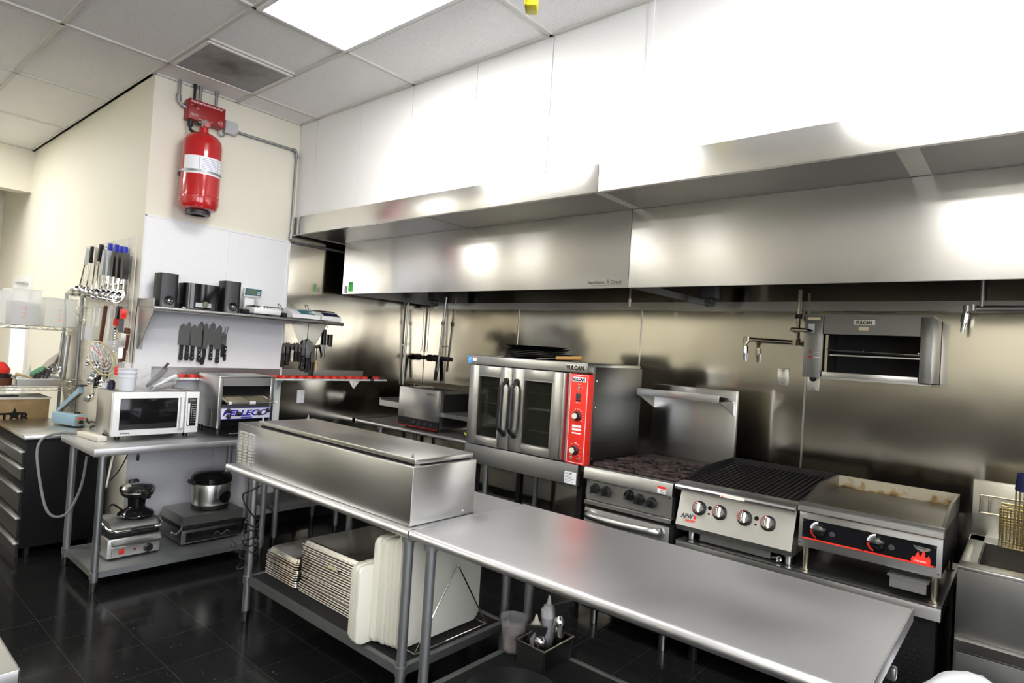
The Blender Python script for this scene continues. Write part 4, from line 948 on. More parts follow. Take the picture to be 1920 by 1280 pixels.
# ------------------------------------------------------------------ ledge of red capped spice jars
LZ = 1.248
t = thing('spice_ledge', 'narrow stainless wall ledge holding a row of red capped jars', 'shelf', (.07, 0, LZ - .03))
for a, c in ((-1.05, .815), (.855, 1.01)):
    G().box(.008, .135, a, c, LZ - .003, LZ).box(.132, .135, a, c, LZ - .004, LZ + .012).build('ledge_board', 'steel_soft', t)
    y = a
    k = 0
    while y < c - .02:
        e = min(y + .09, c); G().box(.1352, .1362, y + .002, e - .002, LZ - .003, LZ + .011).build('label_tape', ['label_white', 'paper', 'white'][k % 3], t); y = e; k += 1
for y in (-.9, -.06, .72): G().prism('y', [(.008, LZ - .004), (.10, LZ - .004), (.008, LZ - .09)], y, y + .004).build('bracket', 'steel', t)
G().box(.008, .011, -1.05, .815, LZ, LZ + .085).build('back_upstand', 'steel_soft', t)
ys = [.775 - .0825 * k for k in range(21)][::-1] + [.912]
j0 = None
for k, y in enumerate(ys):
    loc = (.090, y, LZ + .001)
    nth = f'{["first","second","third","fourth","fifth","sixth","seventh","eighth","ninth","tenth","eleventh","twelfth","thirteenth","fourteenth","fifteenth","sixteenth","seventeenth","eighteenth","nineteenth","twentieth","twenty-first","twenty-second"][k]} red capped jar from the left end of the spice ledge' if k < len(ys) - 1 else 'last red capped jar, standing alone right of the gap in the spice ledge'
    if j0 is None:
        j0 = thing('spice_jar', nth, 'jar', (0, 0, 0), 'red capped jars on the spice ledge', local=True)
        G().lathe((0, 0, 0), [(0, 0), (.034, 0), (.034, .012), (.031, .014), (0, .014)], 20).build('jar', 'clear', j0)
        G().lathe((0, 0, 0), [(.036, .012), (.036, .030), (.033, .034), (0, .034)], 22).build('cap', 'red_cap', j0)
        j0.location = loc
    else: dup(j0, loc, nth)
o = G().lathe((.09, .975, LZ + .001), [(0, 0), (.03, 0), (.03, .03), (0, .032)], 18).build('black_cap_jar', 'black'); tag(o, 'black capped jar at the far right end of the spice ledge', 'jar')
# outlets
def outlet(label, c, ax, m, wd=.072, h=.115, sockets=True):
    t = thing('outlet_plate', label, 'outlet', c, local=True)
    if ax == 'y': t.rotation_euler = (0, 0, -PI / 2)
    G().box(0, .006, -wd / 2, wd / 2, -h / 2, h / 2, .0025).build('plate', m, t)
    if sockets:
        for z in (-.022, .022):
            s_ = G().lathe((.005, 0, z), [(.016, 0), (.016, .002), (0, .002)], 16, axis=(1, 0, 0)).build('socket', m, t)
            for y in (-.006, .006): G().box(.007, .008, y - .001, y + .001, z - .003, z + .005).build('slot', 'black', s_)
    else:
        for z in (-.042, .042): G().cyl((.006, 0, z), (.0075, 0, z), .004, n=8).build('screw', 'steel_dark', t)
    return t
outlet('white wall outlet on the steel left wall above the prep rail', (.006, .17, 1.095), 'x', 'white')
outlet('blank steel outlet plate on the back wall left of the salamander', (3.64, BY - .0005, 1.555), 'y', 'aluminium', sockets=False)
t = outlet('steel outlet plate peeking out below the salamander', (3.83, BY - .0005, 1.535), 'y', 'aluminium', sockets=False)
G().lathe((.006, 0, .025), [(.022, 0), (.022, .012), (.014, .02), (0, .02)], 14, axis=(1, 0, 0)).build('plug', 'black', t)

# ------------------------------------------------------------------ gas and water pipes in the corner
o = G().cyl((.03, 1.30, 1.20), (.03, 1.30, 2.06), .012, n=12).box(.008, .03, 1.28, 1.32, 1.6, 1.615).build('wall_pipe', 'pipe'); tag(o, 'thin vertical steel pipe on the left wall in the back corner', 'pipe')
t = thing('gas_pipe', 'vertical steel pipe with a coupling on the back wall right of the corner', 'pipe', (.33, 1.515, 1.36))
G().cyl((.30, 1.515, 1.36), (.36, 1.515, 2.12), .012, n=12).build('pipe', 'pipe', t)
G().cyl((.336, 1.515, 1.83), (.339, 1.515, 1.87), .020, n=8).build('coupling', 'pipe', t)
G().obox((.319, 1.548, 1.62), (.02, .06, .012), rotm('Y', 0)).build('clip', 'steel_dark', t)
t = thing('gas_manifold', 'black gas pipe with a valve and dropper on the back wall in the corner', 'pipe', (.2, 1.5, 1.3))
G().cyl((.012, 1.555, 1.49), (.40, 1.555, 1.49), .022, n=14).build('pipe', 'black_pipe', t)
G().cyl((.12, 1.54, 1.49), (.17, 1.54, 1.49), .036, n=14).cyl((.145, 1.54, 1.49), (.145, 1.47, 1.49), .012, n=10).build('valve', 'black_pipe', t)
G().tube([(.25, 1.555, 1.49), (.25, 1.55, 1.40), (.25, 1.535, 1.26)], .019, 12).build('dropper', 'black_pipe', t)
o = G().tube([(.035, 1.565, 2.06), (.032, 1.565, 1.60), (.03, 1.565, 1.57), (.05, 1.56, 1.545)], .003, 6).build('pull_wire', 'black'); tag(o, 'thin dark wire hanging down the back corner of the steel walls', 'wire')

# ------------------------------------------------------------------ wire shelving, cabinet and clutter at the far left
SXF, SXB, SY0, SY1 = -1.22, -1.68, -2.42, -1.19
t = thing('wire_shelving', 'chrome wire shelving unit at the far left holding plastic bins and trays', 'shelving', ((SXF + SXB) / 2, (SY0 + SY1) / 2, 0))
for x in (SXF, SXB):
    for y in (SY0, SY1 - .005):
        G().cyl((x, y, 0), (x, y, 1.88), .0127, n=12).build('post', 'galvanised', t)
for z in (.38, .635, 1.075, 1.57):
    g = G()
    for x in (SXF, SXB):
        g.cyl((x, SY0, z), (x, SY1 - .005, z), .003, n=6).cyl((x, SY0, z - .026), (x, SY1 - .005, z - .026), .003, n=6)
        n_ = 26
        g.tube([(x, SY0 + (SY1 - SY0 - .005) * k / n_, z - (.026 if k % 2 else 0)) for k in range(n_ + 1)], .0022, 5)
    for y in (SY0, SY1 - .005): g.cyl((SXF, y, z), (SXB, y, z), .003, n=6).cyl((SXF, y, z - .026), (SXB, y, z - .026), .003, n=6)
    for k in range(1, 44):
        y = SY0 + (SY1 - SY0) * k / 44; g.cyl((SXF, y, z + .002), (SXB, y, z + .002), .0018, n=5)
    g.build('wire_shelf', 'chrome', t)
def food_bin(label, x0, x1, y0, y1, z0, h, fill=None, marks=True):
    t = thing('food_bin', label, 'food bin', ((x0 + x1) / 2, (y0 + y1) / 2, z0), 'clear plastic food storage bins on the wire shelf')
    g = G(); th = .003
    g.box(x0, x1, y0, y1, z0, z0 + th).box(x0, x0 + th, y0, y1, z0, z0 + h).box(x1 - th, x1, y0, y1, z0, z0 + h).box(x0, x1, y0, y0 + th, z0, z0 + h).box(x0, x1, y1 - th, y1, z0, z0 + h)
    g.build('bin_wall', 'bin', t)
    g = G().box(x0 - .008, x1 + .008, y0 - .008, y0 + .001, z0 + h - .012, z0 + h).box(x0 - .008, x1 + .008, y1 - .001, y1 + .008, z0 + h - .012, z0 + h).box(x0 - .008, x0 + .001, y0, y1, z0 + h - .012, z0 + h).box(x1 - .001, x1 + .008, y0, y1, z0 + h - .012, z0 + h)
    g.build('rim', 'bin', t)
    if fill: G().box(x0 + .006, x1 - .006, y0 + .006, y1 - .006, z0 + .006, z0 + fill, .01).build('flour', 'white', t)
    if marks:
        yc = (y0 + y1) / 2
        for k in range(3):
            z = z0 + .05 + k * .042
            G().box(x1, x1 + .0008, yc - .022, yc - .004, z, z + .003).build('scale_mark', 'red_panel', t)
            text(str(2 + 2 * k), .012, (x1 + .001, yc + .006, z - .003), (0, 1, 0), (0, 0, 1), 'red_panel', t)
        G().box(x1, x1 + .0008, yc - .001, yc + .0005, z0 + .04, z0 + .15).build('scale_line', 'red_panel', t)
    return t
BZ = 1.577
food_bin('clear bin half full of white flour on the upper wire shelf', -1.56, -1.26, -1.655, -1.465, BZ, .285, .185)
food_bin('large empty clear bin at the wall end of the upper wire shelf', -1.62, -1.26, -1.435, -1.215, BZ, .235)
food_bin('empty clear bin cut by the left photo edge on the upper wire shelf', -1.56, -1.26, -1.93, -1.685, BZ, .26)
# middle shelf: tray of utensils and dishes
MZ2 = 1.082
t = thing('utensil_tray', 'long steel tray full of dishes on the middle wire shelf', 'tray', (-1.42, -1.50, MZ2))
x0, x1, y0, y1 = -1.66, -1.245, -1.588, -1.24
G().box(x0, x1, y0, y1, MZ2, MZ2 + .003).box(x0, x0 + .003, y0, y1, MZ2, MZ2 + .055).box(x1 - .003, x1, y0, y1, MZ2, MZ2 + .055).box(x0, x1, y0, y0 + .003, MZ2, MZ2 + .055).box(x0, x1, y1 - .003, y1, MZ2, MZ2 + .055).build('pan_body', 'steel', t)
G().tube([(x0, y0, MZ2 + .055), (x1, y0, MZ2 + .055), (x1, y1, MZ2 + .055), (x0, y1, MZ2 + .055)], .005, 8, closed=True).build('rim', 'aluminium', t)
TB = MZ2 + .012
def lid(name, label, m, y, x, w, h, lean, cat='lid', th=.006, cc=.5):
    """leaning disc-like dish, standing on edge along x"""
    n = 26; pts = []
    for i in range(n):
        a = 2 * PI * i / n; pts.append((math.cos(a) * w / 2, h / 2 + math.sin(a) * h / 2))
    ln = lambda u, v: (x + u, y + v * math.sin(lean), TB + v * math.cos(lean))
    R3 = Vector((0, math.cos(lean), -math.sin(lean)))
    g = G().poly([ln(u, v) for u, v in pts], R3 * th)
    o = g.build(name, m); return tag(o, label, cat)
lid('green_lid', 'bright green oval lid leaning in the steel tray on the wire shelf', 'green', -1.515, -1.45, .25, .20, .80)
lid('metal_lid', 'large steel lid leaning behind the green lid in the tray', 'aluminium', -1.45, -1.46, .25, .30, .60, 'lid', .006)
lid('glass_lid', 'second steel lid nearest the shelf post in the tray', 'aluminium', -1.39, -1.46, .25, .30, .45, 'lid', .006)
lid('grey_lid', 'small grey lid leaning left of the green lid', 'grey_box', -1.565, -1.46, .20, .14, .75)
o = G().poly([(-1.26, -1.580, TB + .01), (-1.26, -1.505, TB + .02), (-1.275, -1.50, TB + .145)], (-.03, .01, .02)).build('paper_cone', 'paper'); tag(o, 'cream triangular paper cone in the steel tray', 'paper')
o = G().tube([(-1.232, -1.60, MZ2 + .10), (-1.232, -1.55, MZ2 + .085), (-1.236, -1.49, MZ2 + .066)], [.013, .008, .005], 8).build('wooden_spoon', 'pale_wood'); tag(o, 'wooden spoon lying on the near rim of the steel tray', 'spoon')
for k in range(5):
    o = G().tube([(-1.262, -1.50 + .024 * k, TB + .01), (-1.275, -1.455 + .024 * k, TB + .09 + .012 * k)], [.006, .009], 8).build('serving_utensil', 'black')
    tag(o, ['lowest', 'second', 'third', 'fourth', 'highest'][k] + ' of the dark utensil handles in the tray, beside the steel ladle', 'utensil', 'dark utensils in the tray')
t = thing('ladle', 'large steel ladle standing bowl down in the tray by the shelf post', 'ladle', (-1.27, -1.30, TB))
G().lathe((-1.28, -1.335, TB + .13), [(.0, -.048), (.025, -.042), (.045, -.015), (.05, 0), (.047, 0), (.04, -.014), (.022, -.038), (0, -.043)], 24, axis=(.75, -.35, .4)).build('bowl', 'chrome', t)
G().tube([(-1.285, -1.31, TB + .14), (-1.275, -1.305, TB + .26), (-1.265, -1.30, TB + .43)], [.007, .009, .011], 8).build('handle', 'steel_soft', t)
o = G().obox((-1.30, -1.262, TB + .215), (.05, .03, .40), rotm('X', -.04), .006).build('tall_strainer', 'steel_soft'); tag(o, 'tall narrow steel container standing beside the ladle at the shelf post', 'container')
o = G().lathe((-1.33, -1.678, MZ2 + .002), [(0, 0), (.075, 0), (.08, .05), (.083, .052), (.083, .06), (0, .06)], 30).build('pie_tin', 'brown_wood'); tag(o, 'dark red fluted tin on the middle wire shelf at the left photo edge', 'tin')
o = G().lathe((-1.33, -1.678, MZ2 + .063), [(0, 0), (.07, 0), (.075, .03), (0, .035)], 24).build('black_bowl', 'black'); tag(o, 'black bowl on top of the fluted tin at the left photo edge', 'bowl')
o = G().lathe((-1.335, -1.676, MZ2 + .098), [(0, 0), (.06, .0), (.066, .03), (.045, .06), (.02, .085), (0, .09)], 9).build('red_fruit', 'red_panel', ang=10); tag(o, 'orange red item on the black bowl at the left photo edge', 'food')
# lower shelf: cardboard box with things on top
LB = .642
t = thing('cardboard_box', 'brown cardboard box printed STAR on the lower wire shelf', 'box', (-1.43, -1.6, LB))
bx1 = -1.245
G().box(-1.64, bx1, -1.92, -1.36, LB, LB + .335, .003).build('carton', 'cardboard', t)
G().box(-1.645, bx1 + .012, -1.93, -1.35, LB + .335, LB + .345).build('flap', 'paper', t)
text('ST', .085, (bx1 + .001, -1.715, LB + .165), (0, 1, 0), (0, 0, 1), 'black_matte', t, bold=.004, sx=1.05)
text('R', .085, (bx1 + .001, -1.548, LB + .165), (0, 1, 0), (0, 0, 1), 'black_matte', t, bold=.004, sx=1.05)
sc = (-1.585, LB + .21)
G().prism('x', [(sc[0] + (.058 if i % 2 == 0 else .024) * math.sin(i * PI / 5), sc[1] + (.058 if i % 2 == 0 else .024) * math.cos(i * PI / 5)) for i in range(10)], bx1 + .0005, bx1 + .0015).build('star_logo', 'black_matte', t)
o = G().obox((-1.36, -1.66, LB + .353), (.14, .20, .016), rotm('Z', .1), .005).build('black_tray', 'black'); tag(o, 'black tray lying on the cardboard box', 'tray')
o = G().obox((-1.34, -1.56, LB + .348), (.18, .24, .003), rotm('Z', -.15)).build('paper_sheet', 'paper'); tag(o, 'loose white paper on top of the cardboard box', 'paper')
# hanging wire basket between the shelving and the utensil wall
g = G(); bcx, bcy, bz = -1.085, -1.26, 1.04
for k in range(5):
    rr = .125 - .022 * k; g.tube([(bcx + rr * math.cos(a), bcy + rr * .55 * math.sin(a), bz + .10 - .055 * k) for a in [2 * PI * i / 22 for i in range(22)]], .002 if k else .003, 5, closed=True)
for i in range(20):
    a = 2 * PI * i / 20; g.tube([(bcx + (.125 - .022 * k) * math.cos(a), bcy + (.125 - .022 * k) * .55 * math.sin(a), bz + .10 - .055 * k) for k in range(5)], .0015, 4)
o = g.build('wire_basket', 'brass_pipe'); tag(o, 'small conical wire basket hanging at the end of the middle wire shelf', 'basket')
# black drawer cabinet with steel top
cx0, cx1, cyf, cyb, cz = -1.13, -.235, -1.715, -1.20, .83
t = thing('drawer_cabinet', 'black cabinet with a steel top and pale drawer ledges left of the microwave table', 'cabinet', ((cx0 + cx1) / 2, (cyf + cyb) / 2, 0))
G().box(cx0 + .02, cx1 - .02, cyf + .02, cyb - .01, .06, cz - .03, .004).build('carcass', 'black_matte', t)
G().box(cx0, cx1, cyf, cyb, cz - .028, cz, .003).build('worktop', 'steel', t)
for k, z in enumerate((.72, .61, .45, .27, .10)):
    dq = G().box(cx0 + .04, cx1 - .04, cyf + .004, cyf + .02, z - (.09 if k < 2 else .14), z - .012).build('drawer', 'black', t)
    G().box(cx0 + .04, cx1 - .03, cyf - .012, cyf + .02, z - .012, z, .002).build('drawer_ledge', 'steel_soft', dq)
for x in (cx0 + .07, cx1 - .07):
    for y in (cyf + .07, cyb - .07): G().cyl((x, y, 0), (x, y, .061), .02, n=12).build('foot', 'black', t)
# impulse sealer
def sealer():
    Rz = Matrix.Rotation(math.radians(15), 3, 'Z'); o_ = Vector((-.665, -1.364, cz + .001))
    P = lambda x, y, z: o_ + Rz @ Vector((x, y, z))
    t = thing('impulse_sealer', 'light blue impulse bag sealer with its arm raised', 'bag sealer', o_)
    Rm = Rz
    G().obox(P(0, 0, .052), (.30, .085, .085), Rm, .006).build('base', 'lightblue', t)
    G().obox(P(.02, 0, .097), (.24, .03, .006), Rm).build('seal_bar', 'aluminium', t)
    G().obox(P(.10, .0, .105), (.03, .03, .012), Rm, .003).build('clip', 'black', t)
    return t, P, Rz
t, P, Rz = sealer()
# the end with the dial faces the room
ed = Rz @ Vector((1, 0, 0))
# dial panel on the end of the base pointing towards the room
sd = Rz @ Vector((1, 0, 0)); sq = Rz @ Vector((0, 1, 0))
cD = Vector((-.665, -1.364, cz + .053)) + sd * .1505
G().obox(cD, (.004, .075, .062), Rz).build('dial_panel', 'aluminium', t)
G().lathe(cD + sd * .002 + Vector((0, 0, -.012)), [(.016, 0), (.015, .012), (0, .013)], 18, axis=sd).build('dial', 'black', t)
G().obox(cD + sd * .0025 + Vector((0, 0, .017)), (.002, .045, .012), Rz).build('dial_label', 'red_cap', t)
for k in (-.12, .12): G().cyl(P(k, .03, 0), P(k, .03, .011), .01, n=8).build('foot', 'black', t)
a0 = P(-.13, -.0175, .10); a1 = P(.13, -.0175, .285)
arm = G().poly([a0 + Vector((0, 0, -.012)), a0 + Vector((0, 0, .018)), a1 + Vector((0, 0, .022)), a1 + Vector((0, 0, -.028))], sq * .035)
arm = arm.build('arm', 'lightblue', t)
G().poly([a0 + Vector((0, 0, -.02)), a0 + Vector((0, 0, -.012)), a1 + Vector((0, 0, -.030)), a1 + Vector((0, 0, -.038))], sq * .02).build('press_strip', 'brass_pipe', arm)
G().obox(a1 + Vector((0, 0, .03)) + sq * .017, (.06, .05, .012), Rz, .004).build('arm_knob', 'black', arm)
G().cyl(P(-.12, .02, .09), P(-.12, .02, .16), .004, n=8).build('hinge_post', 'chrome', t)
o = G().tube([(-.52, -1.28, cz + .04), (-.45, -1.25, cz + .05), (-.43, -1.25, cz + .02), (-.46, -1.28, cz + .006), (-.55, -1.24, cz + .006)], .006, 8, smooth=2).build('power_cord', 'black'); attach(o, bpy.data.objects['impulse_sealer'])
o = G().tube([(-1.05 + .42 * k / 10, -1.238 - .02 * math.sin(PI * k / 10), cz + .012 + .07 * math.sin(PI * k / 10) * (k / 10)) for k in range(11)], [.004 + .022 * math.sin(PI * k / 10) for k in range(11)], 10).build('dark_dish', 'black'); tag(o, 'long dark dish lying behind the blue sealer on the cabinet', 'dish')
# ------------------------------------------------------------------ pizza conveyor oven on the corner table
CZ = .881
t = thing('pizza_conveyor', 'small stainless conveyor oven with side trays on the corner table', 'oven', (.87, 1.05, CZ))
cx0, cx1, cy0, cy1 = .60, 1.13, .79, 1.30
G().box(cx0, cx1, cy0 + .02, cy1, CZ + .03, 1.238, .004).build('body', 'steel_dark', t)
G().box(cx0 + .003, cx1 - .008, cy0, cy0 + .02, .972, 1.236, .004).build('front_cover', 'steel', t)
pl = G().box(cx0 + .36, cx0 + .50, cy0 - .002, cy0, 1.178, 1.212).build('name_plate', 'aluminium', t)
G().box(cx0 + .368, cx0 + .49, cy0 - .0028, cy0 - .002, 1.197, 1.204).build('plate_line', 'charcoal', pl)
G().box(cx0 + .368, cx0 + .48, cy0 - .0028, cy0 - .002, 1.186, 1.189).build('plate_line', 'charcoal', pl)
cpn = G().box(cx0 + .003, cx1 - .008, cy0 + .004, cy0 + .02, CZ + .02, .970).build('control_panel', 'black', t)
G().box(cx0 + .003, cx1 - .008, cy0 + .002, cy0 + .02, CZ + .016, CZ + .026).build('red_stripe', 'red_dark', t)
for k in range(4): G().lathe((cx0 + .22 + .075 * k, cy0 + .004, .938), [(.014, 0), (.013, .014), (0, .014)], 14, axis=(0, -1, 0)).build('knob', 'charcoal', cpn)
for x in (cx0 + .05, cx1 - .05):
    for y in (cy0 + .07, cy1 - .06): G().cyl((x, y, CZ), (x, y, CZ + .031), .018, n=12).build('foot', 'black', t)
G().box(cx1 - .002, cx1 + .004, cy0 + .05, cy1 - .03, .93, 1.21).build('side_panel', 'black', t)
G().prism('y', [(.30, 1.085), (cx0, 1.060), (cx0, 1.050), (.30, 1.075)], .82, 1.24).box(.285, .305, .82, 1.24, 1.06, 1.105).build('infeed_tray', 'steel_soft', t)
G().prism('y', [(cx1, 1.055), (1.50, 1.04), (1.50, 1.03), (cx1, 1.045)], .82, 1.24).box(1.495, 1.51, .82, 1.24, 1.01, 1.05).build('outfeed_tray', 'steel_soft', t)
G().box(.30, cx0, .812, .824, 1.035, 1.085).build('tray_skirt', 'steel', t)
G().box(cx1, 1.50, .812, .824, 1.02, 1.055).build('tray_skirt', 'steel', t)
g = G(); rz = 1.245
for x in (.66, 1.40): g.cyl((x, .84, rz + .02), (x, 1.26, rz + .02), .004, n=6)
for k in range(16): y = .84 + .028 * k; g.cyl((.66, y, rz + .02), (1.40, y, rz + .02), .0025, n=5)
for k in range(3): x = .85 + .2 * k; g.cyl((x, .84, rz + .015), (x, 1.26, rz + .015), .003, n=6)
for x in (.72, 1.05):
    for y in (.86, 1.24): g.cyl((x, y, 1.2385), (x, y, rz + .02), .003, n=6)
o = g.build('cooling_rack', 'brass_pipe'); tag(o, 'wire cooling rack lying on top of the small conveyor oven', 'rack')
o = G().tube([(1.50 + .10 * math.sin(a), .83, CZ + .055 - .045 * math.cos(a)) for a in [math.radians(-70 + 14 * i) for i in range(11)]], [.004 + .010 * math.sin(PI * i / 10) for i in range(11)], 10).build('lemon_peel', 'lime'); tag(o, 'bright yellow green curved scrap on the corner table beside the large oven', 'scraper')
o.location.z = CZ + .001

# ------------------------------------------------------------------ convection oven
F = .40
ox0, ox1, oyb = 1.865, 2.885, 1.02
t = thing('convection_oven', 'large stainless convection oven with two glass doors and a red control strip', 'oven', ((ox0 + ox1) / 2, .7, 0))
G().box(ox0 + .01, ox1, F + .03, oyb, .945, 1.545, .003).build('body', 'steel_dark', t)
G().box(ox0 + .03, ox0 + .85, F + .024, F + .032, .96, 1.50).build('cavity_back', 'black_matte', t)
top = G().box(ox0 - .012, ox1 - .015, F - .035, oyb, 1.505, 1.565, .005).build('top_trim', 'steel', t)
yf = F - .0355
pl = G().box(2.705, 2.855, yf - .004, yf, 1.512, 1.556, .003).build('name_plate', 'aluminium', top)
text('VULCAN', .036, (2.716, yf - .0045, 1.521), (1, 0, 0), (0, 0, 1), 'black', pl, bold=.0016, sx=.92)
b1 = G().box(ox0 - .010, ox0 + .030, yf - .001, yf, 1.508, 1.562).build('blue_sticker', 'sticker_blue', top)
G().prism('y', [(ox0 - .004, 1.53), (ox0 + .02, 1.55), (ox0 + .024, 1.545), (ox0 + .0, 1.526)], yf - .0014, yf - .0009).build('sticker_star', 'white', b1)
b2 = G().box(ox0 + .036, ox0 + .076, yf - .001, yf, 1.526, 1.556).build('white_sticker', 'white', top)
G().box(ox0 + .037, ox0 + .075, yf - .0014, yf - .0009, 1.548, 1.555).build('orange_band', 'orange', b2)
def oven_door(x0, x1, hx, hs, name='door'):
    z0, z1, yd = .952, 1.498, F - .045
    fr = .075; b_ = G()
    wx0, wx1, wz0, wz1 = x0 + (.085 if hs > 0 else .10), x1 - (.10 if hs > 0 else .075), 1.008, 1.432
    b_.box(x0, wx0, yd, F + .005, z0, z1, .003).box(wx1, x1, yd, F + .005, z0, z1, .003).box(wx0, wx1, yd, F + .005, z0, wz0, .003).box(wx0, wx1, yd, F + .005, wz1, z1, .003)
    d = b_.build(name, 'steel', t)
    G().box(wx0, wx1, yd + .008, yd + .012, wz0, wz1).build('window', 'oven_glass', d)
    e = .006
    G().box(wx0, wx0 + e, yd - .001, yd + .01, wz0, wz1).box(wx1 - e, wx1, yd - .001, yd + .01, wz0, wz1).box(wx0, wx1, yd - .001, yd + .01, wz0, wz0 + e).box(wx0, wx1, yd - .001, yd + .01, wz1 - e, wz1).build('window_frame', 'aluminium', d)
    h = G().tube([(hx, yd - .005, 1.405), (hx, yd - .05, 1.375), (hx, yd - .055, 1.35)], [.013, .014, .015], 12, smooth=1).tube([(hx, yd - .055, 1.36), (hx, yd - .055, 1.10)], .0195, 12).tube([(hx, yd - .055, 1.11), (hx, yd - .05, 1.085), (hx, yd - .005, 1.06)], [.015, .015, .014], 12, smooth=1)
    h.lathe((hx, yd - .001, 1.41), [(.022, 0), (.020, .010), (0, .012)], 16, axis=(0, -1, 0)).lathe((hx, yd - .001, 1.055), [(.022, 0), (.020, .010), (0, .012)], 16, axis=(0, -1, 0)).build('handle', 'black', d)
    return d, wx0, wx1
d1, a1_, a2_ = oven_door(1.892, 2.283, 2.238, 1)
d2, a3_, a4_ = oven_door(2.287, 2.700, 2.330, -1)
for z in (1.10, 1.24, 1.345):
    g = G()
    for x0, x1 in ((a1_, a2_), (a3_, a4_)): g.cyl((x0, F + .018, z), (x1, F + .018, z), .0022, n=6)
    G().cyl((a1_, F + .018, z), (a2_, F + .018, z), .004, n=6).build('rack_wire', 'brass_pipe', t)
    G().cyl((a3_, F + .018, z), (a4_, F + .018, z), .004, n=6).build('rack_wire', 'brass_pipe', t)
    g.b.free()
G().box(2.702, 2.716, F - .045, F + .01, .955, 1.497, .002).build('door_edge', 'aluminium', t)
G().box(2.7165, 2.7215, F - .030, F + .01, .955, 1.495).build('red_gasket', 'red_dark', t)
G().box(2.724, 2.742, F - .020, F + .03, .955, 1.50).build('panel_column', 'steel', t)
yp = F - .028
pn = G().box(2.742, 2.880, yp, F + .03, .945, 1.497, .002).build('control_panel', 'red_panel', t)
g = G(); e = .003; xa, xb, za, zb = 2.748, 2.874, .953, 1.490
g.box(xa, xa + e, yp - .0006, yp, za, zb).box(xb - e, xb, yp - .0006, yp, za, zb).box(xa, xb, yp - .0006, yp, za, za + e).box(xa, xb, yp - .0006, yp, zb - e, zb).build('panel_outline', 'white_print', pn)
lp = G().box(2.762, 2.860, yp - .003, yp, 1.448, 1.478, .001).build('name_plate', 'white', pn)
text('VULCAN', .0255, (2.766, yp - .0035, 1.4545), (1, 0, 0), (0, 0, 1), 'black', lp, bold=.0012, sx=.86)
def panel_text(s, x, z, size=.008, al='CENTER'): text(s, size, (x, yp - .0005, z), (1, 0, 0), (0, 0, 1), 'white_print', pn, align=al)
panel_text('POWER', 2.811, 1.432); panel_text('ON', 2.836, 1.412, .007); panel_text('OFF', 2.811, 1.390, .007)
panel_text('BLOWER', 2.811, 1.318)
for z, h_ in ((1.170, .014), (1.150, .014), (1.130, .008)): G().box(2.778, 2.844, yp - .0006, yp, z, z + h_).build('print_line', 'white_print', pn)
panel_text('TIMER', 2.811, 1.072); panel_text('LIGHT', 2.784, .998, .007); panel_text('FAN', 2.840, .998, .007)
for x, z in ((2.811, 1.412), (2.784, .982), (2.840, .982)):
    sw = G().cyl((x, yp, z), (x, yp - .004, z), .009, n=10).build('switch', 'aluminium', pn)
    G().cyl((x, yp - .004, z), (x + .002, yp - .022, z + .006), .003, .004, n=8).build('toggle', 'chrome', pn)
dz = G().box(2.794, 2.828, yp - .003, yp, 1.345, 1.378, .001).build('rocker_switch', 'charcoal', pn)
G().box(2.794, 2.828, yp - .003, yp, 1.330, 1.341, .001).build('display', 'black', pn)
def dial(x, z, dots):
    k = G().lathe((x, yp, z), [(.030, 0), (.030, .008), (.024, .014), (.022, .026), (0, .026)], 24, axis=(0, -1, 0)).build('knob', 'black', pn)
    G().lathe((x - .003, yp - .026, z), [(.018, 0), (.017, .004), (0, .004)], 20, axis=(0, -1, 0)).build('knob_cap', 'offwhite', pn)
    for i in range(dots):
        a = math.radians(120 - 240 / (dots - 1) * i + 90 - 90)
        px_, pz_ = x + .043 * math.sin(math.radians(-130 + 260 / (dots - 1) * i)), z + .043 * math.cos(math.radians(-130 + 260 / (dots - 1) * i))
        G().box(px_ - .003, px_ + .003, yp - .0007, yp, pz_ - .0015, pz_ + .0015).build('dial_mark', 'white_print', pn)
dial(2.811, 1.240, 13); dial(2.806, 1.030, 9)
for z in (1.46, 1.30, 1.10, .98): G().cyl((ox1, F + .05, z), (ox1 + .003, F + .05, z), .004, n=8).build('screw', 'chrome', t)
G().box(ox0 + .005, ox1 - .045, F - .03, F + .03, .815, .943, .003).build('lower_panel', 'steel_soft', t)
st = G().box(2.745, 2.832, F - .0312, F - .030, .822, .895).build('rating_label', 'white', t)
text('VULCAN', .011, (2.75, F - .0316, .879), (1, 0, 0), (0, 0, 1), 'charcoal', st)
text('P', .016, (2.79, F - .0316, .877), (1, 0, 0), (0, 0, 1), 'black', st, bold=.001)
for k in range(5): G().box(2.75, 2.80 + .026 * ((k * 7) % 3) / 2, F - .0316, F - .0311, .868 - k * .009, .870 - k * .009).build('print_line', 'charcoal', st)
G().box(ox0 + .02, ox1 - .03, F + .03, oyb - .02, .90, .945).build('base_tray', 'steel_dark', t)
for x in (ox0 + .05, ox1 - .07):
    for y in (F + .06, oyb - .06): G().box(x - .02, x + .02, y - .02, y + .02, 0, .90).build('leg', 'iron', t)
G().box(ox0 + .05, ox1 - .07, F + .10, oyb - .05, .30, .32).build('stand_shelf', 'steel_dark', t)
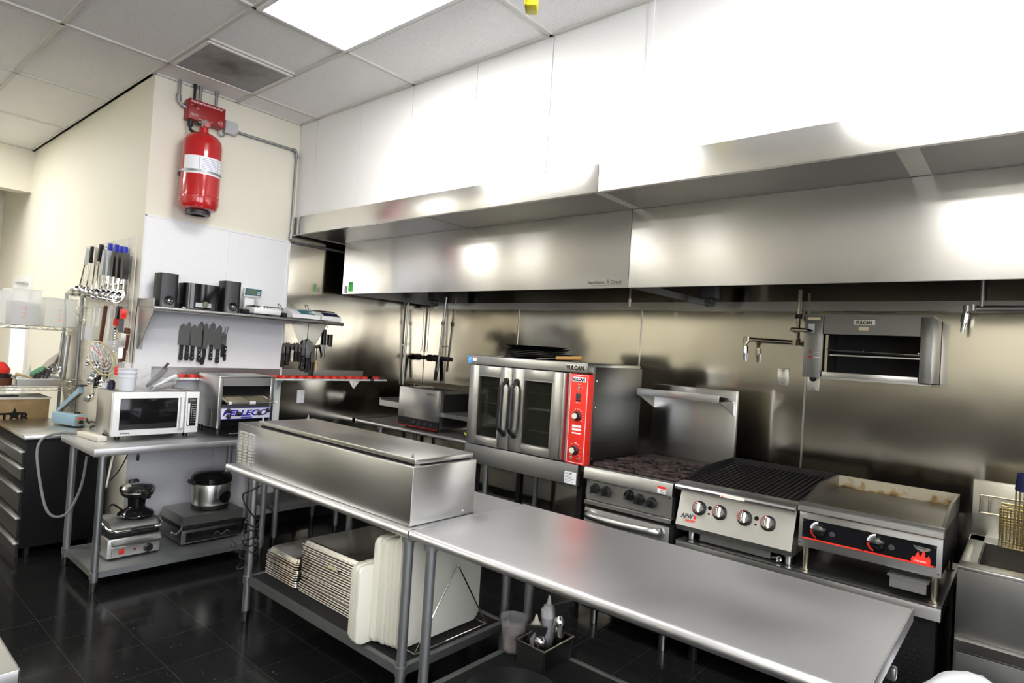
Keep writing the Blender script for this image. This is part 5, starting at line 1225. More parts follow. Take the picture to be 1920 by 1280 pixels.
# dark pans and a turner stacked on the oven
OZ = 1.5655
t0 = thing('pizza_pan', 'lowest black pizza pan of the stack on the convection oven', 'pan', (0, 0, 0), 'black pizza pans stacked on the convection oven', local=True)
G().lathe((0, 0, 0), [(0, 0), (.20, 0), (.232, .0095), (.236, .0095), (.205, -.0), (0, .004)][:4] + [(.20, .003), (0, .003)], 40).build('pan_body', 'black', t0)
for k in range(8):
    loc = (2.17 + random.uniform(-.03, .03), .78 + random.uniform(-.03, .03), OZ + .0118 * k)
    if k == 0: t0.location = loc
    else: dup(t0, loc, ['', 'second', 'third', 'fourth', 'fifth', 'sixth', 'seventh', 'topmost'][k] + ' black pizza pan of the stack on the convection oven')
t = thing('wooden_turner', 'steel turner with a round wooden handle beside the black pans on the oven', 'turner', (2.48, .60, OZ))
G().cyl((2.46, .60, OZ + .017), (2.655, .62, OZ + .026), .0125, .0145, n=14).build('handle', 'wood', t)
G().poly([(2.46, .594, OZ + .017), (2.46, .606, OZ + .017), (2.32, .62, OZ + .004), (2.32, .56, OZ + .004)], (0, 0, .003)).build('blade', 'chrome', t)
o = G().lathe((2.00, .52, OZ), [(0, 0), (.055, 0), (.062, .006), (.06, .008), (0, .004)], 24).build('tin_plate', 'chrome'); tag(o, 'thin bright plate lying left of the black pans on the oven top', 'plate')

# ------------------------------------------------------------------ four burner range
gx0, gx1 = 2.888, 3.462
t = thing('range', 'stainless four burner range with an oven and a high backguard', 'stove', ((gx0 + gx1) / 2, .8, 0))
G().box(gx0 + .004, gx1 - .004, F + .02, 1.22, .10, .93, .003).build('body', 'iron', t)
G().prism('x', [(F - .035, .925), (F - .035, .878), (F - .025, .872), (F + .03, .872), (F + .03, .945), (F - .025, .945)], gx0, gx1).build('front_rail', 'steel', t)
G().box(gx0, gx1, F + .03, 1.21, .925, .945).build('cooktop', 'iron', t)
cpn = G().box(gx0 + .008, gx1 - .012, F - .002, F + .02, .752, .872).build('control_panel', 'steel_soft', t)
for x in (gx0 + .02, gx1 - .025):
    for z in (.765, .86): G().cyl((x, F - .002, z), (x, F - .005, z), .004, n=8).build('screw', 'chrome', cpn)
for k, (x, z) in enumerate(((2.958, .822), (3.035, .820), (3.188, .828), (3.255, .818), (3.330, .815))):
    big = k == 2
    kn = G().lathe((x, F - .003, z), [(.030, 0), (.031, .006), (.027, .012), (.025, .026), (.012, .030), (0, .030)], 22, axis=(0, -1, 0)).build('knob', 'black_gloss' if big else 'black', t)
    G().obox((x, F - .038, z), (.013, .016, .050), rotm('Y', .3 + .1 * k)).build('knob_bar', 'chrome' if big else 'black', kn)
G().prism('x', [(F - .02, .745), (F - .02, .725), (F + .02, .715), (F + .02, .752)], gx0 + .005, gx1 - .005).build('drip_lip', 'steel', t)
G().box(gx0 + .004, gx1 - .02, F - .006, F + .02, .155, .705, .004)
dr = G().box(gx0 + .006, gx1 - .016, F - .012, F + .02, .15, .702, .004).build('oven_door', 'steel_soft', t)
G().tube([(gx0 + .04, F - .010, .668), (gx0 + .05, F - .055, .672), (gx0 + .11, F - .075, .672), ((gx0 + gx1) / 2, F - .082, .668), (gx1 - .13, F - .075, .672), (gx1 - .07, F - .055, .672), (gx1 - .06, F - .010, .668)], [.024, .024, .023, .022, .023, .024, .024], 14, smooth=2).build('handle', 'steel', dr)
text('VULCAN', .040, (gx0 + .16, F - .0125, .595), (1, 0, 0), (0, 0, 1), 'black', dr, bold=.001)
G().prism('y', [(gx0 + .155, .64), (gx0 + .175, .64), (gx0 + .165, .625)], F - .0132, F - .0122).build('logo', 'red_panel', dr)
w_ = G().box(3.375, 3.425, F - .0366, F - .0352, .884, .922).build('warning_label', 'white', t)
G().box(3.375, 3.425, F - .0370, F - .0364, .908, .922).build('warning_band', 'red_panel', w_)
for k in range(2): G().box(3.39, 3.42, F - .0370, F - .0364, .890 + .008 * k, .893 + .008 * k).build('print_line', 'charcoal', w_)
def grate(cx, cy):
    g = G(); a, z0, z1 = .131, .950, .968
    for s_ in (-1, 1):
        g.box(cx - a, cx + a, cy + s_ * a - .007, cy + s_ * a + .007, z0 - .004, z1 - .006, .003); g.box(cx + s_ * a - .007, cx + s_ * a + .007, cy - a, cy + a, z0 - .004, z1 - .006, .003)
    for i in range(8):
        u = i * PI / 4; c_, s_ = math.cos(u), math.sin(u); L = a if i % 2 == 0 else a * 1.38
        g.poly([(cx + c_ * .045 - s_ * .007, cy + s_ * .045 + c_ * .007, z1), (cx + c_ * .045 + s_ * .007, cy + s_ * .045 - c_ * .007, z1), (cx + c_ * L + s_ * .007, cy + s_ * L - c_ * .007, z1), (cx + c_ * L - s_ * .007, cy + s_ * L + c_ * .007, z1)], (0, 0, -.016))
    g.tube([(cx + .05 * math.cos(b_), cy + .05 * math.sin(b_), z1 - .004) for b_ in [2 * PI * i / 16 for i in range(16)]], .006, 6, closed=True)
    gr = g.build('grate', 'grate_iron', t)
    G().lathe((cx, cy, .944), [(0, 0), (.05, 0), (.045, .012), (.02, .016), (0, .016)], 20).build('burner', 'iron', gr)
for x in (3.03, 3.32):
    for y in (.58, .87): grate(x, y)
G().box(gx0 + .02, gx1 - .02, 1.03, 1.19, .944, .955).build('rear_flue', 'grate_iron', t)
bg = G().box(gx0 - .004, gx1 + .012, 1.20, 1.245, .93, 1.445, .003).build('backguard', 'steel', t)
G().box(gx0 + .003, gx1, .955, 1.20, 1.370, 1.376).box(gx0 + .002, gx1 - .004, .950, .956, 1.376 - .004, 1.418, .002).prism('x', [(1.20, 1.37), (.97, 1.37), (1.20, 1.28)], gx1 - .002, gx1 + .004).prism('x', [(1.20, 1.37), (.97, 1.37), (1.20, 1.28)], gx0 + .003, gx0 + .008).build('high_shelf', 'steel', bg)
for x in (gx0 + .06, gx1 - .06):
    for y in (F + .08, 1.15): G().cyl((x, y, 0), (x, y, .102), .022, n=12).build('leg', 'steel', t)
o = G().lathe((3.345, 1.085, 1.3765), [(0, 0), (.10, 0), (.125, .020), (.128, .020), (.104, -.0), (0, .004)][:4] + [(.10, .004), (0, .004)], 32, sx=.88, sy=.85).build('black_skillet', 'black'); tag(o, 'black round pan lying on the high shelf of the range', 'pan')

# ------------------------------------------------------------------ equipment stand with chef base
ex0, ex1, EZ = 3.492, 4.672, .655
t = thing('equipment_stand', 'long low stainless stand carrying the char grill and griddle', 'equipment stand', ((ex0 + ex1) / 2, .8, 0))
G().box(ex0, ex1, F + .01, 1.22, EZ - .004, EZ).build('stand_top', 'steel_dark', t)  # darker steel carries the shade and grime under the griddle
G().box(ex0, ex1, F - .022, F + .01, EZ - .004, EZ).box(ex0, ex1, F - .022, F - .018, EZ - .058, EZ, .001).box(ex1 - .004, ex1, F - .02, 1.22, EZ - .058, EZ - .004).build('front_edge', 'steel', t)
G().box(ex0 + .02, ex1 - .02, F + .03, 1.20, .10, EZ - .03).build('cabinet', 'black_matte', t)
g = G()
for i in range(12):
    for j in range(22): g.box(4.30 + i * .026 + (.013 if j % 2 else 0), 4.316 + i * .026 + (.013 if j % 2 else 0), F + .026, F + .030, .13 + j * .020, .141 + j * .020)
g.build('perforated_grille', 'black', t)
for x0_, x1_ in ((ex0 + .03, 3.87), (3.89, 4.27)): 
    for z0_, z1_ in ((.13, .34), (.36, .57)):
        q = G().box(x0_, x1_, F + .015, F + .03, z0_, z1_, .003).build('drawer', 'black', t)
        G().box(x0_ + .05, x1_ - .05, F + .008, F + .016, z1_ - .03, z1_ - .015).build('pull', 'steel_dark', q)
for x in (ex0 + .08, ex1 - .08):
    for y in (F + .10, 1.12): G().cyl((x, y, 0), (x, y, .101), .025, n=12).build('caster', 'black', t)

# ------------------------------------------------------------------ char grill
bx0, bx1 = 3.492, 4.092
t = thing('char_grill', 'stainless gas char grill with four chrome knobs and black grates', 'grill', ((bx0 + bx1) / 2, .75, EZ))
G().prism('x', [(F + .025, .722), (F + .03, .715), (1.14, .715), (1.14, .985), (F + .04, .955), (F + .025, .925)], bx0 + .008, bx1 - .008).build('body', 'steel', t)
G().prism('x', [(F + .026 - .060 * math.cos(a) - .03, .945 + .022 * math.sin(a)) for a in [math.radians(-90 + 18 * i) for i in range(11)]] + [(F + .05, .967), (F + .05, .923)], bx0 - .004, bx1 + .004).build('front_rail', 'steel', t)
SL = .33
fz = lambda z: F + .006 - (.922 - z) * SL
nrm = Vector((0, -1, SL)).normalized(); upv = Vector((0, SL, 1)).normalized()
G().prism('x', [(F + .006, .922), (F - .0524, .745), (F - .030, .715), (F + .03, .715), (F + .03, .922)], bx0 + .006, bx1 - .006).build('fascia', 'steel_bright', t)
for x in (3.612, 3.722, 3.850, 3.965):
    z = .846; c_ = Vector((x, fz(z), z))
    kn = G().lathe(c_, [(.038, 0), (.038, .006), (.034, .012), (.030, .013), (0, .013)], 26, axis=nrm).build('knob', 'black', t)
    G().lathe(c_ + nrm * .013, [(.028, 0), (.027, .012), (0, .012)], 24, axis=nrm).build('knob_face', 'chrome', kn)
    G().obox(c_ + nrm * .030, (.016, .018, .052), rotm('X', -math.atan(SL)), .003).build('knob_grip', 'chrome', kn)
    band_ = G()
    for i in range(8):
        a = math.radians(100 + 14 * i); a2 = math.radians(100 + 14 * (i + 1)); ux = Vector((1, 0, 0)); uz = nrm.cross(ux) * -1
        P = lambda an, rr: c_ + nrm * .0128 + (ux * math.cos(an) + upv * math.sin(an)) * rr
        band_.poly([P(a, .029), P(a2, .029), P(a2, .034), P(a, .034)], nrm * .001)
    band_.build('knob_mark', 'red_panel', kn)
for x in (3.667, 3.907):
    z = .857; G().cyl(Vector((x, fz(z), z)), Vector((x, fz(z), z)) + nrm * .0012, .011, n=16).build('pilot_hole', 'black_matte', t)
    z = .828; G().cyl(Vector((x, fz(z), z)), Vector((x, fz(z), z)) + nrm * .0012, .006, n=12).build('pilot_hole', 'black_matte', t)
def on_f(x, z, d=.0012): return Vector((x, fz(z), z)) + nrm * d
text('APW', .034, on_f(3.522, .784), (1, 0, 0), upv, 'charcoal', t, bold=.0012, sx=.82, shear=.15)
text('WYOTT', .017, on_f(3.548, .768), (1, 0, 0), upv, 'red_panel', t, bold=.001, shear=.2, sx=.85)
G().poly([on_f(3.590, .787), on_f(3.606, .787), on_f(3.604, .806), on_f(3.593, .806)], nrm * .0006).build('logo', 'red_panel', t)
lb = G().box(3.735, 3.860, F - .0655, F - .0640, .938, .952).build('warning_label', 'paper', t)
G().box(3.742, 3.752, F - .0660, F - .0652, .940, .946).build('label_red', 'orange', lb)
g = G(); n_ = 21
for k in range(n_):
    x = bx0 + .035 + (bx1 - bx0 - .07) * k / (n_ - 1)
    g.poly([(x - .006, F + .055, .972), (x + .006, F + .055, .972), (x + .006, 1.09, 1.008), (x - .006, 1.09, 1.008)], (0, 0, -.022))
for y, z in ((F + .06, .952), (.75, .972), (1.085, .990)): g.box(bx0 + .03, bx1 - .03, y - .006, y + .006, z - .01, z + .012)
g.build('grill_grate', 'iron', t)
G().box(bx0 + .02, bx1 - .02, F + .06, 1.09, .955, .958).build('grease_bed', 'black_matte', t)
G().prism('x', [(F + .05, .955), (F + .10, .985), (.70, 1.022), (1.13, 1.030), (1.13, .95), (F + .05, .93)], bx0 + .004, bx0 + .014).prism('x', [(F + .05, .955), (F + .10, .965), (.70, .985), (1.13, 1.015), (1.13, .95), (F + .05, .93)], bx1 - .014, bx1 - .004).box(bx0 + .004, bx1 - .004, 1.12, 1.132, .95, 1.032).build('splash_guard', 'iron', t)
G().box(3.60, 3.965, F + .04, F + .06, EZ + .006, .712).build('drip_tray', 'steel_soft', t)
for x in (3.545, 4.045):
    for y in (F + .06, 1.08): G().cyl((x, y, EZ + .001), (x, y, .722), .018, .020, n=16).build('leg', 'steel', t)
o = G().tube([(3.97, F + .05, EZ + .012), (3.995, F + .03, EZ + .022), (4.01, F + .04, EZ + .03), (4.02, F + .03, EZ + .014), (4.0, F + .02, EZ + .012)], .007, 8, smooth=1).build('gas_fitting', 'chrome'); tag(o, 'small crumpled bright fitting under the right front of the char grill', 'fitting')

# ------------------------------------------------------------------ griddle
hx0, hx1 = 4.100, 4.668
t = thing('griddle', 'stainless flat top griddle with a black and red control strip', 'griddle', ((hx0 + hx1) / 2, .75, EZ))
G().box(hx0 + .004, hx1 - .004, F + .012, 1.11, .775, .955, .002).build('body', 'iron', t)
G().box(hx0 + .002, hx1 - .002, F - .004, F + .014, .772, .945, .002).build('fascia', 'steel_soft', t)
G().prism('x', [(F - .03, .968), (F - .03, .945), (F - .022, .938), (F + .03, .938), (F + .03, .978), (F - .015, .978)], hx0, hx1).build('front_trough', 'steel', t)
G().box(hx0 + .006, hx1 - .006, F + .03, 1.10, .955, .968).build('cooking_plate', 'griddle_plate', t)
G().box(hx0 + .002, hx1 - .002, 1.095, 1.108, .955, 1.030).build('back_splash', 'greasy', t)
for x in (hx0 + .002, hx1 - .014): G().prism('x', [(F + .03, .955), (F + .03, .978), (.72, 1.030), (1.10, 1.030), (1.10, .955)], x, x + .012).build('side_splash', 'steel_dark', t)
ps = G().box(hx0 + .018, hx1 - .022, F - .006, F - .004, .812, .905).build('control_strip', 'black_gloss', t)
G().box(hx0 + .018, hx1 - .022, F - .0068, F - .0058, .812, .819).build('red_stripe', 'red_panel', ps)
for x in (4.192, 4.428):
    z = .862
    kn = G().lathe((x, F - .006, z), [(.031, 0), (.031, .008), (.026, .022), (.010, .027), (0, .027)], 26, axis=(0, -1, 0)).build('knob', 'dark_chrome', t)
    for nm, m_, a0, a1 in (('dial_arc_light', 'label_white', 100, 175), ('dial_arc_red', 'red_panel', 185, 250)):
        g = G(); n_ = 8
        for i in range(n_):
            u, v = math.radians(a0 + (a1 - a0) * i / n_), math.radians(a0 + (a1 - a0) * (i + 1) / n_)
            P = lambda an, rr: (x + rr * math.cos(an), F - .0068, z + rr * math.sin(an))
            g.poly([P(u, .033), P(v, .033), P(v, .041), P(u, .041)], (0, -.0006, 0))
        g.build(nm, m_, ps)
    G().cyl((x + .055, F - .006, z - .004), (x + .055, F - .0075, z - .004), .012, n=14).build('sight_hole', 'charcoal', ps)
G().prism('y', [(4.562, .889), (4.626, .886), (4.622, .878), (4.596, .866), (4.568, .879)], F - .0068, F - .0060).build('brand_badge', 'aluminium', ps)
text('VOLLRATH', .0085, (4.566, F - .0072, .880), (1, 0, 0), (0, 0, 1), 'black', ps, bold=.0004)
fl = [(4.558, .815), (4.556, .830), (4.562, .843), (4.568, .838), (4.572, .850), (4.582, .868), (4.585, .852), (4.590, .846), (4.594, .858), (4.602, .876), (4.607, .860), (4.606, .848), (4.612, .846), (4.620, .856), (4.626, .840), (4.627, .826), (4.622, .815)]
G().prism('y', fl, F - .0072, F - .0060).build('flame_logo', 'red_panel', ps)
text('Cayenne', .013, (4.566, F - .0078, .823), (1, 0, 0), (0, 0, 1), 'white_print', ps)
for x, z in ((hx0 + .024, .897), (hx0 + .024, .822), (4.375, .899), (4.375, .818), (hx1 - .028, .897), (hx1 - .028, .818), (hx0 + .01, .79), (hx1 - .012, .79)): G().cyl((x, F - .006, z), (x, F - .009, z), .004, n=8).build('screw', 'chrome', t)
G().box(4.475, 4.625, F - .030, F + .06, .742, .746).box(4.485, 4.618, F - .024, F - .020, .695, .744).build('grease_drawer', 'steel_soft', t)
for x in (4.128, 4.640):
    for y in (F + .04, 1.06):
        l_ = G().cyl((x, y, EZ + .006), (x, y, .775), .013, .015, n=14).build('leg', 'brass_pipe', t); G().cyl((x, y, EZ + .001), (x, y, EZ + .008), .022, n=14).build('foot', 'brass_pipe', l_)

# ------------------------------------------------------------------ deep fryer
fx0, fx1 = 4.718, 5.12
t = thing('deep_fryer', 'floor standing stainless deep fryer at the right photo edge', 'fryer', ((fx0 + fx1) / 2, .75, 0))
G().box(fx0, fx1, F, 1.12, .08, .58, .003).build('cabinet', 'steel_dark', t)
G().box(fx0, fx1, F - .005, F + .02, .565, .832, .004).build('front_panel', 'fryer_steel', t)
G().box(fx0, fx0 + .06, F, 1.10, .58, .845, .003).box(fx1 - .06, fx1, F, 1.10, .58, .845, .003).box(fx0, fx1, F - .005, F + .095, .832, .846, .003).box(fx0, fx1, .98, 1.10, .58, .845).build('tank_rim', 'steel', t)
G().box(fx0 + .06, fx1 - .06, F + .09, .98, .58, .60).box(fx0 + .06, fx1 - .06, F + .09, F + .10, .58, .84).box(fx0 + .06, fx1 - .06, .97, .98, .58, .84).box(fx0 + .06, fx0 + .065, F + .09, .98, .58, .84).box(fx1 - .065, fx1 - .06, F + .09, .98, .58, .84).build('tank', 'griddle_plate', t)
G().box(fx0 + .06, fx1 - .06, F + .10, .98, .60, .76).build('oil', 'old_oil', t)
G().box(fx0, fx1, 1.10, 1.14, .80, 1.115, .003).build('flue_riser', 'old_steel', t)
ds = G().box(fx0 + .008, fx1 - .008, F - .012, F + .005, .12, .500, .003).build('door', 'fryer_steel', t)
G().prism('x', [(F - .030, .553), (F - .012, .560), (F + .0, .560), (F + .0, .505), (F - .012, .508)], fx0 + .004, fx1).build('door_handle', 'aluminium', t)
G().tube([(4.75, 1.085, 1.05), (4.75, 1.07, 1.05), (5.10, 1.07, 1.05)], .005, 8).tube([(4.75, 1.085, .965), (4.75, 1.07, .965), (5.10, 1.07, .965)], .005, 8).tube([(4.752, 1.07, 1.05), (4.752, 1.07, .965)], .005, 8).tube([(4.785, 1.07, 1.05), (4.785, 1.07, .965)], .004, 8).build('basket_hanger', 'brass_pipe', t)
for x in (fx0 + .05, fx1 - .05):
    for y in (F + .06, 1.05): G().cyl((x, y, 0), (x, y, .082), .02, n=12).build('leg', 'steel', t)
def basket(label, x0, x1):
    y0, y1, z0, z1 = .90, 1.05, .850, 1.03
    t = thing('fry_basket', label, 'fryer basket', ((x0 + x1) / 2, .97, z0), 'wire fry baskets hanging on the fryer')
    g = G()
    for k in range(15):
        f_ = k / 14; ins = .012 * (1 - f_); z = z0 + (z1 - z0) * f_
        g.tube([(x0 + ins, y0 + ins, z), (x1 - ins, y0 + ins, z), (x1 - ins, y1 - ins, z), (x0 + ins, y1 - ins, z)], .0016 if 0 < k < 14 else .004, 4, closed=True)
    for k in range(9):
        x = x0 + (x1 - x0) * k / 8; g.cyl((x, y0, z1), (x, y0 + .012, z0), .0016, n=4); g.cyl((x, y1, z1), (x, y1 - .012, z0), .0016, n=4)
    for k in range(9):
        y = y0 + (y1 - y0) * k / 8; g.cyl((x0, y, z1), (x0 + .012, y, z0), .0016, n=4); g.cyl((x1, y, z1), (x1 - .012, y, z0), .0016, n=4)
    g.build('mesh', 'basket_wire', t)
    xm = (x0 + x1) / 2 + .025
    for s_ in (-.022, -.008, .008, .022): G().tube([(xm + s_, y0 + .005, z0 + .02), (xm + s_, y0 - .012, z1), (xm + s_, y0 - .03, z1 + .12)], .0035, 6).build('handle_rod', 'basket_wire', t)
    G().tube([(xm, y0 - .025, z1 + .10), (xm, y0 - .05, z1 + .17)], [.028, .022], 10).build('handle_grip', 'navy', t)
basket('left wire fry basket with a dark handle hanging on the fryer back', 4.832, 4.935)
basket('right wire fry basket cut by the photo edge on the fryer back', 4.955, 5.06)
# white bag at the very bottom right
g = G(); r_ = bmesh.ops.create_icosphere(g.b, subdivisions=4, radius=1)
bc2 = Vector((4.80, .10, 0))
for v in g.b.verts:
    q = v.co.copy(); k = 1 + .10 * noise.noise(q * 2.2 + Vector((3, 1, 2))) + .03 * noise.noise(q * 7)
    v.co = bc2 + Vector((q.x * .19 * k, q.y * .17 * k, max(.001, .265 + q.z * .265 * k)))
o = g.build('white_bag', 'liner', ang=60); tag(o, 'rounded white bag on the floor in front of the fryer', 'bag')

# ------------------------------------------------------------------ salamander broiler
sx0, sx1, sy0, sy1, sz0, sz1 = 3.868, 4.510, 1.18, 1.565, 1.565, 1.945
t = thing('salamander_broiler', 'wall mounted stainless salamander broiler with an open dark cavity', 'broiler', ((sx0 + sx1) / 2, 1.37, sz0))
G().box(sx0, sx1, sy1 - .01, sy1, sz0, sz1).build('back_panel', 'iron', t)
G().box(sx0, sx1, sy0, sy1 - .01, sz1 - .012, sz1).build('top_cover', 'plenum_steel', t)
G().box(sx0 + .10, sx1, sy0, sy1 - .01, sz0, sz0 + .012).box(sx0 + .105, sx1 - .06, sy0, sy0 + .02, sz0 + .012, sz0 + .042, .002).build('bottom_rail', 'steel', t)
G().box(sx0, sx0 + .100, sy0 - .004, sy1 - .01, sz0 + .004, sz1 - .012, .002).build('control_column', 'plenum_steel', t)
G().box(sx1 - .055, sx1, sy0, sy1 - .01, sz0 + .004, sz1 - .012, .002).build('side_column', 'plenum_steel', t)
G().box(sx0 + .104, sx1 - .057, sy0 + .002, sy0 + .02, sz1 - .115, sz1 - .012).build('header_panel', 'plenum_steel', t)
pl = G().box(4.128, 4.236, sy0 - .003, sy0 + .002, sz1 - .058, sz1 - .030, .001).build('name_plate', 'offwhite', t)
text('VULCAN', .0235, (4.140, sy0 - .0035, sz1 - .0525), (1, 0, 0), (0, 0, 1), 'black', pl, bold=.0012, sx=.88)
G().box(4.155, 4.205, sy0 + .0005, sy0 + .002, sz1 - .09, sz1 - .070).build('yellow_label', 'label_yellow', t)
G().box(sx0 + .015, sx0 + .085, sy0 - .006, sy0 - .004, sz1 - .035, sz1 - .018).build('rating_plate', 'label_yellow', t)
G().box(sx0 + .020, sx0 + .055, sy0 - .005, sy0 - .004, sz1 - .110, sz1 - .055).build('side_label', 'grey_box', t)
for z in (.155, .125): G().cyl((sx0 + .040, sy0 - .004, sz0 + z), (sx0 + .040, sy0 - .010, sz0 + z), .006 if z > .13 else .010, n=12).build('indicator_knob', 'red_dark', t); G().box(sx0 + .055, sx0 + .09, sy0 - .0045, sy0 - .0038, sz0 + z - .001, sz0 + z + .001).build('label_line', 'white_print', t)
g = G()
for k in range(12): g.cyl((sx0 + .12, sy0 + .03 + k * .028, sz0 + .175), (sx1 - .06, sy0 + .03 + k * .028, sz0 + .165), .003, n=6)
for x in (sx0 + .125, 4.18, sx1 - .065): g.cyl((x, sy0 + .03, sz0 + .172), (x, sy0 + .34, sz0 + .172), .004, n=6)
g.build('broiler_rack', 'chrome', t)
G().box(sx0 + .13, sx1 - .06, sy0 + .06, sy0 + .07, sz0 + .14, sz0 + .148).build('rack_arm', 'steel', t)
G().box(sx0 + .11, sx0 + .125, sy0 + .03, sy0 + .05, sz0 + .02, sz1 - .12).build('rack_guide', 'brass_pipe', t)
G().box(sx0 + .104, sx1 - .057, sy0 + .05, sy1 - .02, sz1 - .075, sz1 - .02).build('burner_block', 'iron', t)

# ------------------------------------------------------------------ swing spouts from the hood
def spout(label, pts, r, noz, m, extra=()):
    t = thing('swing_spout', label, 'faucet', pts[-1], 'pipe spouts hanging from the hood')
    g = G().tube(pts, r, 10)
    for p_ in pts[1:-1]: g.lathe(Vector(p_) - Vector((0, 0, r * 1.4)), [(0, 0), (r * 1.45, 0), (r * 1.45, r * 2.8), (0, r * 2.8)], 12)
    g.build('pipe', m, t)
    a, b_ = Vector(noz[0]), Vector(noz[1])
    G().cyl(a, a.lerp(b_, .45), r * 1.5, n=8).cyl(a.lerp(b_, .4), b_, r * 1.15, r * .8, n=12).build('nozzle', 'chrome', t)
    for e in extra: G().tube(e, r * .9, 10).build('branch_pipe', m, t)
    return t
spout('brass coloured pipe spout bending left beside the salamander', [(3.745, 1.48, 2.13), (3.745, 1.48, 1.79), (3.735, 1.47, 1.785), (3.435, 1.45, 1.795), (3.425, 1.45, 1.785), (3.422, 1.45, 1.74)], .0135, ((3.422, 1.45, 1.745), (3.428, 1.45, 1.645)), 'brass_pipe', [[(3.745, 1.48, 1.855), (3.80, 1.16, 1.85), (3.90, 1.13, 1.845)]])
o = bpy.data.objects['swing_spout']
G().cyl((3.745, 1.48, 1.94), (3.745, 1.48, 1.97), .022, n=8).build('union', 'black_pipe', o)
G().tube([(3.90, 1.13, 1.845), (3.935, 1.12, 1.84)], [.010, .004], 8).build('branch_tip', 'chrome', o)
spout('grey pipe spout near the right photo edge below the hood', [(5.4, 1.38, 2.005), (4.66, 1.38, 2.005), (4.635, 1.38, 2.0), (4.632, 1.38, 1.96)], .012, ((4.632, 1.38, 1.97), (4.620, 1.38, 1.870)), 'pipe', [[(4.70, 1.38, 2.01), (4.70, 1.38, 2.165)]])
# ------------------------------------------------------------------ wire grid with hanging utensils
t = thing('wall_grid', 'white wire grid panel with hooks on the cream wall', 'rack', (-.65, UY - .01, 1.2))
g = G(); yg = UY - .012
for k in range(22): x = -1.30 + 1.215 * k / 21; g.cyl((x, yg, 1.18), (x, yg, 2.275), .0016, n=5)
for k in range(20): z = 1.18 + 1.095 * k / 19; g.cyl((-1.30, yg - .002, z), (-.085, yg - .002, z), .0016, n=5)
g.cyl((-.085, yg, 1.18), (-.085, yg, 2.275), .004, n=6).cyl((-1.30, yg, 1.18), (-1.30, yg, 2.275), .003, n=6)
for x in (-1.2, -.7, -.2): g.cyl((x, UY, 2.0), (x, yg, 2.0), .004, n=6); g.cyl((x, UY, 1.4), (x, yg, 1.4), .004, n=6)
g.build('wire_mesh', 'white_trim', t)
YH = UY - .050
def hook(x, z, dep=.04):
    G().tube([(x, yg - .003, z + .018), (x, yg - .003 - dep, z + .012), (x, yg - .003 - dep - .006, z + .028)], .0025, 6).build('hook', 'chrome', t)
def handle(tt, m, xa, za, xb, zb, y, w, th, name='handle'):
    d = Vector((xb - xa, 0, zb - za)); s_ = Vector((d.z, 0, -d.x)).normalized()
    g = G(); n_ = 9; L = []
    for i in range(n_ + 1):
        f_ = i / n_; ww = w * (.72 + .28 * math.sin(PI * min(1, f_ * 1.15))) * (1 if f_ < .9 else 1.08)
        L.append((Vector((xa, y, za)) + d * f_, ww))
    pts = [p - s_ * q / 2 for p, q in L] + [p + s_ * q / 2 for p, q in reversed(L)]
    g.poly([p - Vector((0, th / 2, 0)) for p in pts], (0, th, 0)); return g.build(name, m, tt, ang=50)
def ladle(label, hm, x0, z0, xm, zm, x1, z1, y, r, tilt=(.2, -.6, .75), name='ladle', w=.022, bowl=True, group='ladles and spoons on the upper row of the wall grid'):
    w *= 1.45; r *= 1.12
    tt = thing(name, label, name.replace('_', ' '), (x1, y, z1 - r), group)
    hook(x0, z0 - .03, UY - .012 - y + .002)
    handle(tt, hm, x0, z0, xm, zm, y, w, {'portion_spoon': .040, 'blue_spoon': .022}.get(name, .026))
    G().tube([(xm, y, zm + .005), (xm * .5 + x1 * .5, y, (zm + z1) / 2), (x1, y, z1 + .01), (x1, y - .012, z1 - .012)], [.008, .0075, .008, .008], 8).build('shaft', 'chrome', tt)
    ax = Vector(tilt)
    if bowl: G().lathe((x1, y - .03, z1 - .005), [(0, -r * .92), (r * .5, -r * .82), (r * .86, -r * .45), (r, 0), (r * .96, 0), (r * .82, -r * .42), (r * .46, -r * .76), (0, -r * .85)], 22, axis=ax).build('bowl', 'chrome', tt)
    else: G().lathe((x1, y - .006, z1 - .03), [(0, -.006), (r * .7, -.003), (r, .003), (r * .9, .001), (0, -.003)], 20, axis=(0, -1, .15), sy=1.35).build('spoon_bowl', 'chrome', tt)
    return tt
ladle('leftmost ladle on the wall grid, white handle leaning left', 'white', -1.02, 2.235, -1.06, 2.10, -1.17, 1.90, YH - .02, .058)
ladle('black square handled ladle, second from the left on the wall grid', 'black', -.905, 2.24, -.935, 2.11, -.995, 1.89, YH - .015, .052)
ladle('cream handled ladle in the upper row of the wall grid', 'offwhite', -.825, 2.23, -.835, 2.09, -.872, 1.87, YH - .01, .046)
ladle('brown handled ladle behind the cream handled one', 'brown_wood', -.765, 2.22, -.77, 2.10, -.795, 1.88, YH + .015, .024)
ladle('black looped handle ladle in the middle of the upper grid row', 'black', -.665, 2.24, -.70, 2.11, -.735, 1.87, YH - .02, .040)
for k, (x0, x1, m_, nm, lab) in enumerate(((-.555, -.62, 'grey_box', 'portion_spoon', 'left grey handled portion spoon in the upper grid row'), (-.455, -.46, 'grey_box', 'portion_spoon', 'right grey handled portion spoon in the upper grid row'), (-.345, -.345, 'black', 'portion_spoon', 'first black speckled handle portion spoon right of the grey ones'), (-.235, -.235, 'black', 'portion_spoon', 'second black handled portion spoon right of the grey ones'), (-.125, -.115, 'black', 'portion_spoon', 'rightmost black handled portion spoon on the wall grid'))):
    ladle(lab, m_, x0, 2.19 - .012 * k, (x0 + x1) / 2, 2.00 - .012 * k, x1, 1.86 - .008 * k, YH - .015, .046, name=nm, w=.040, tilt=(0.35, -.85, .4))
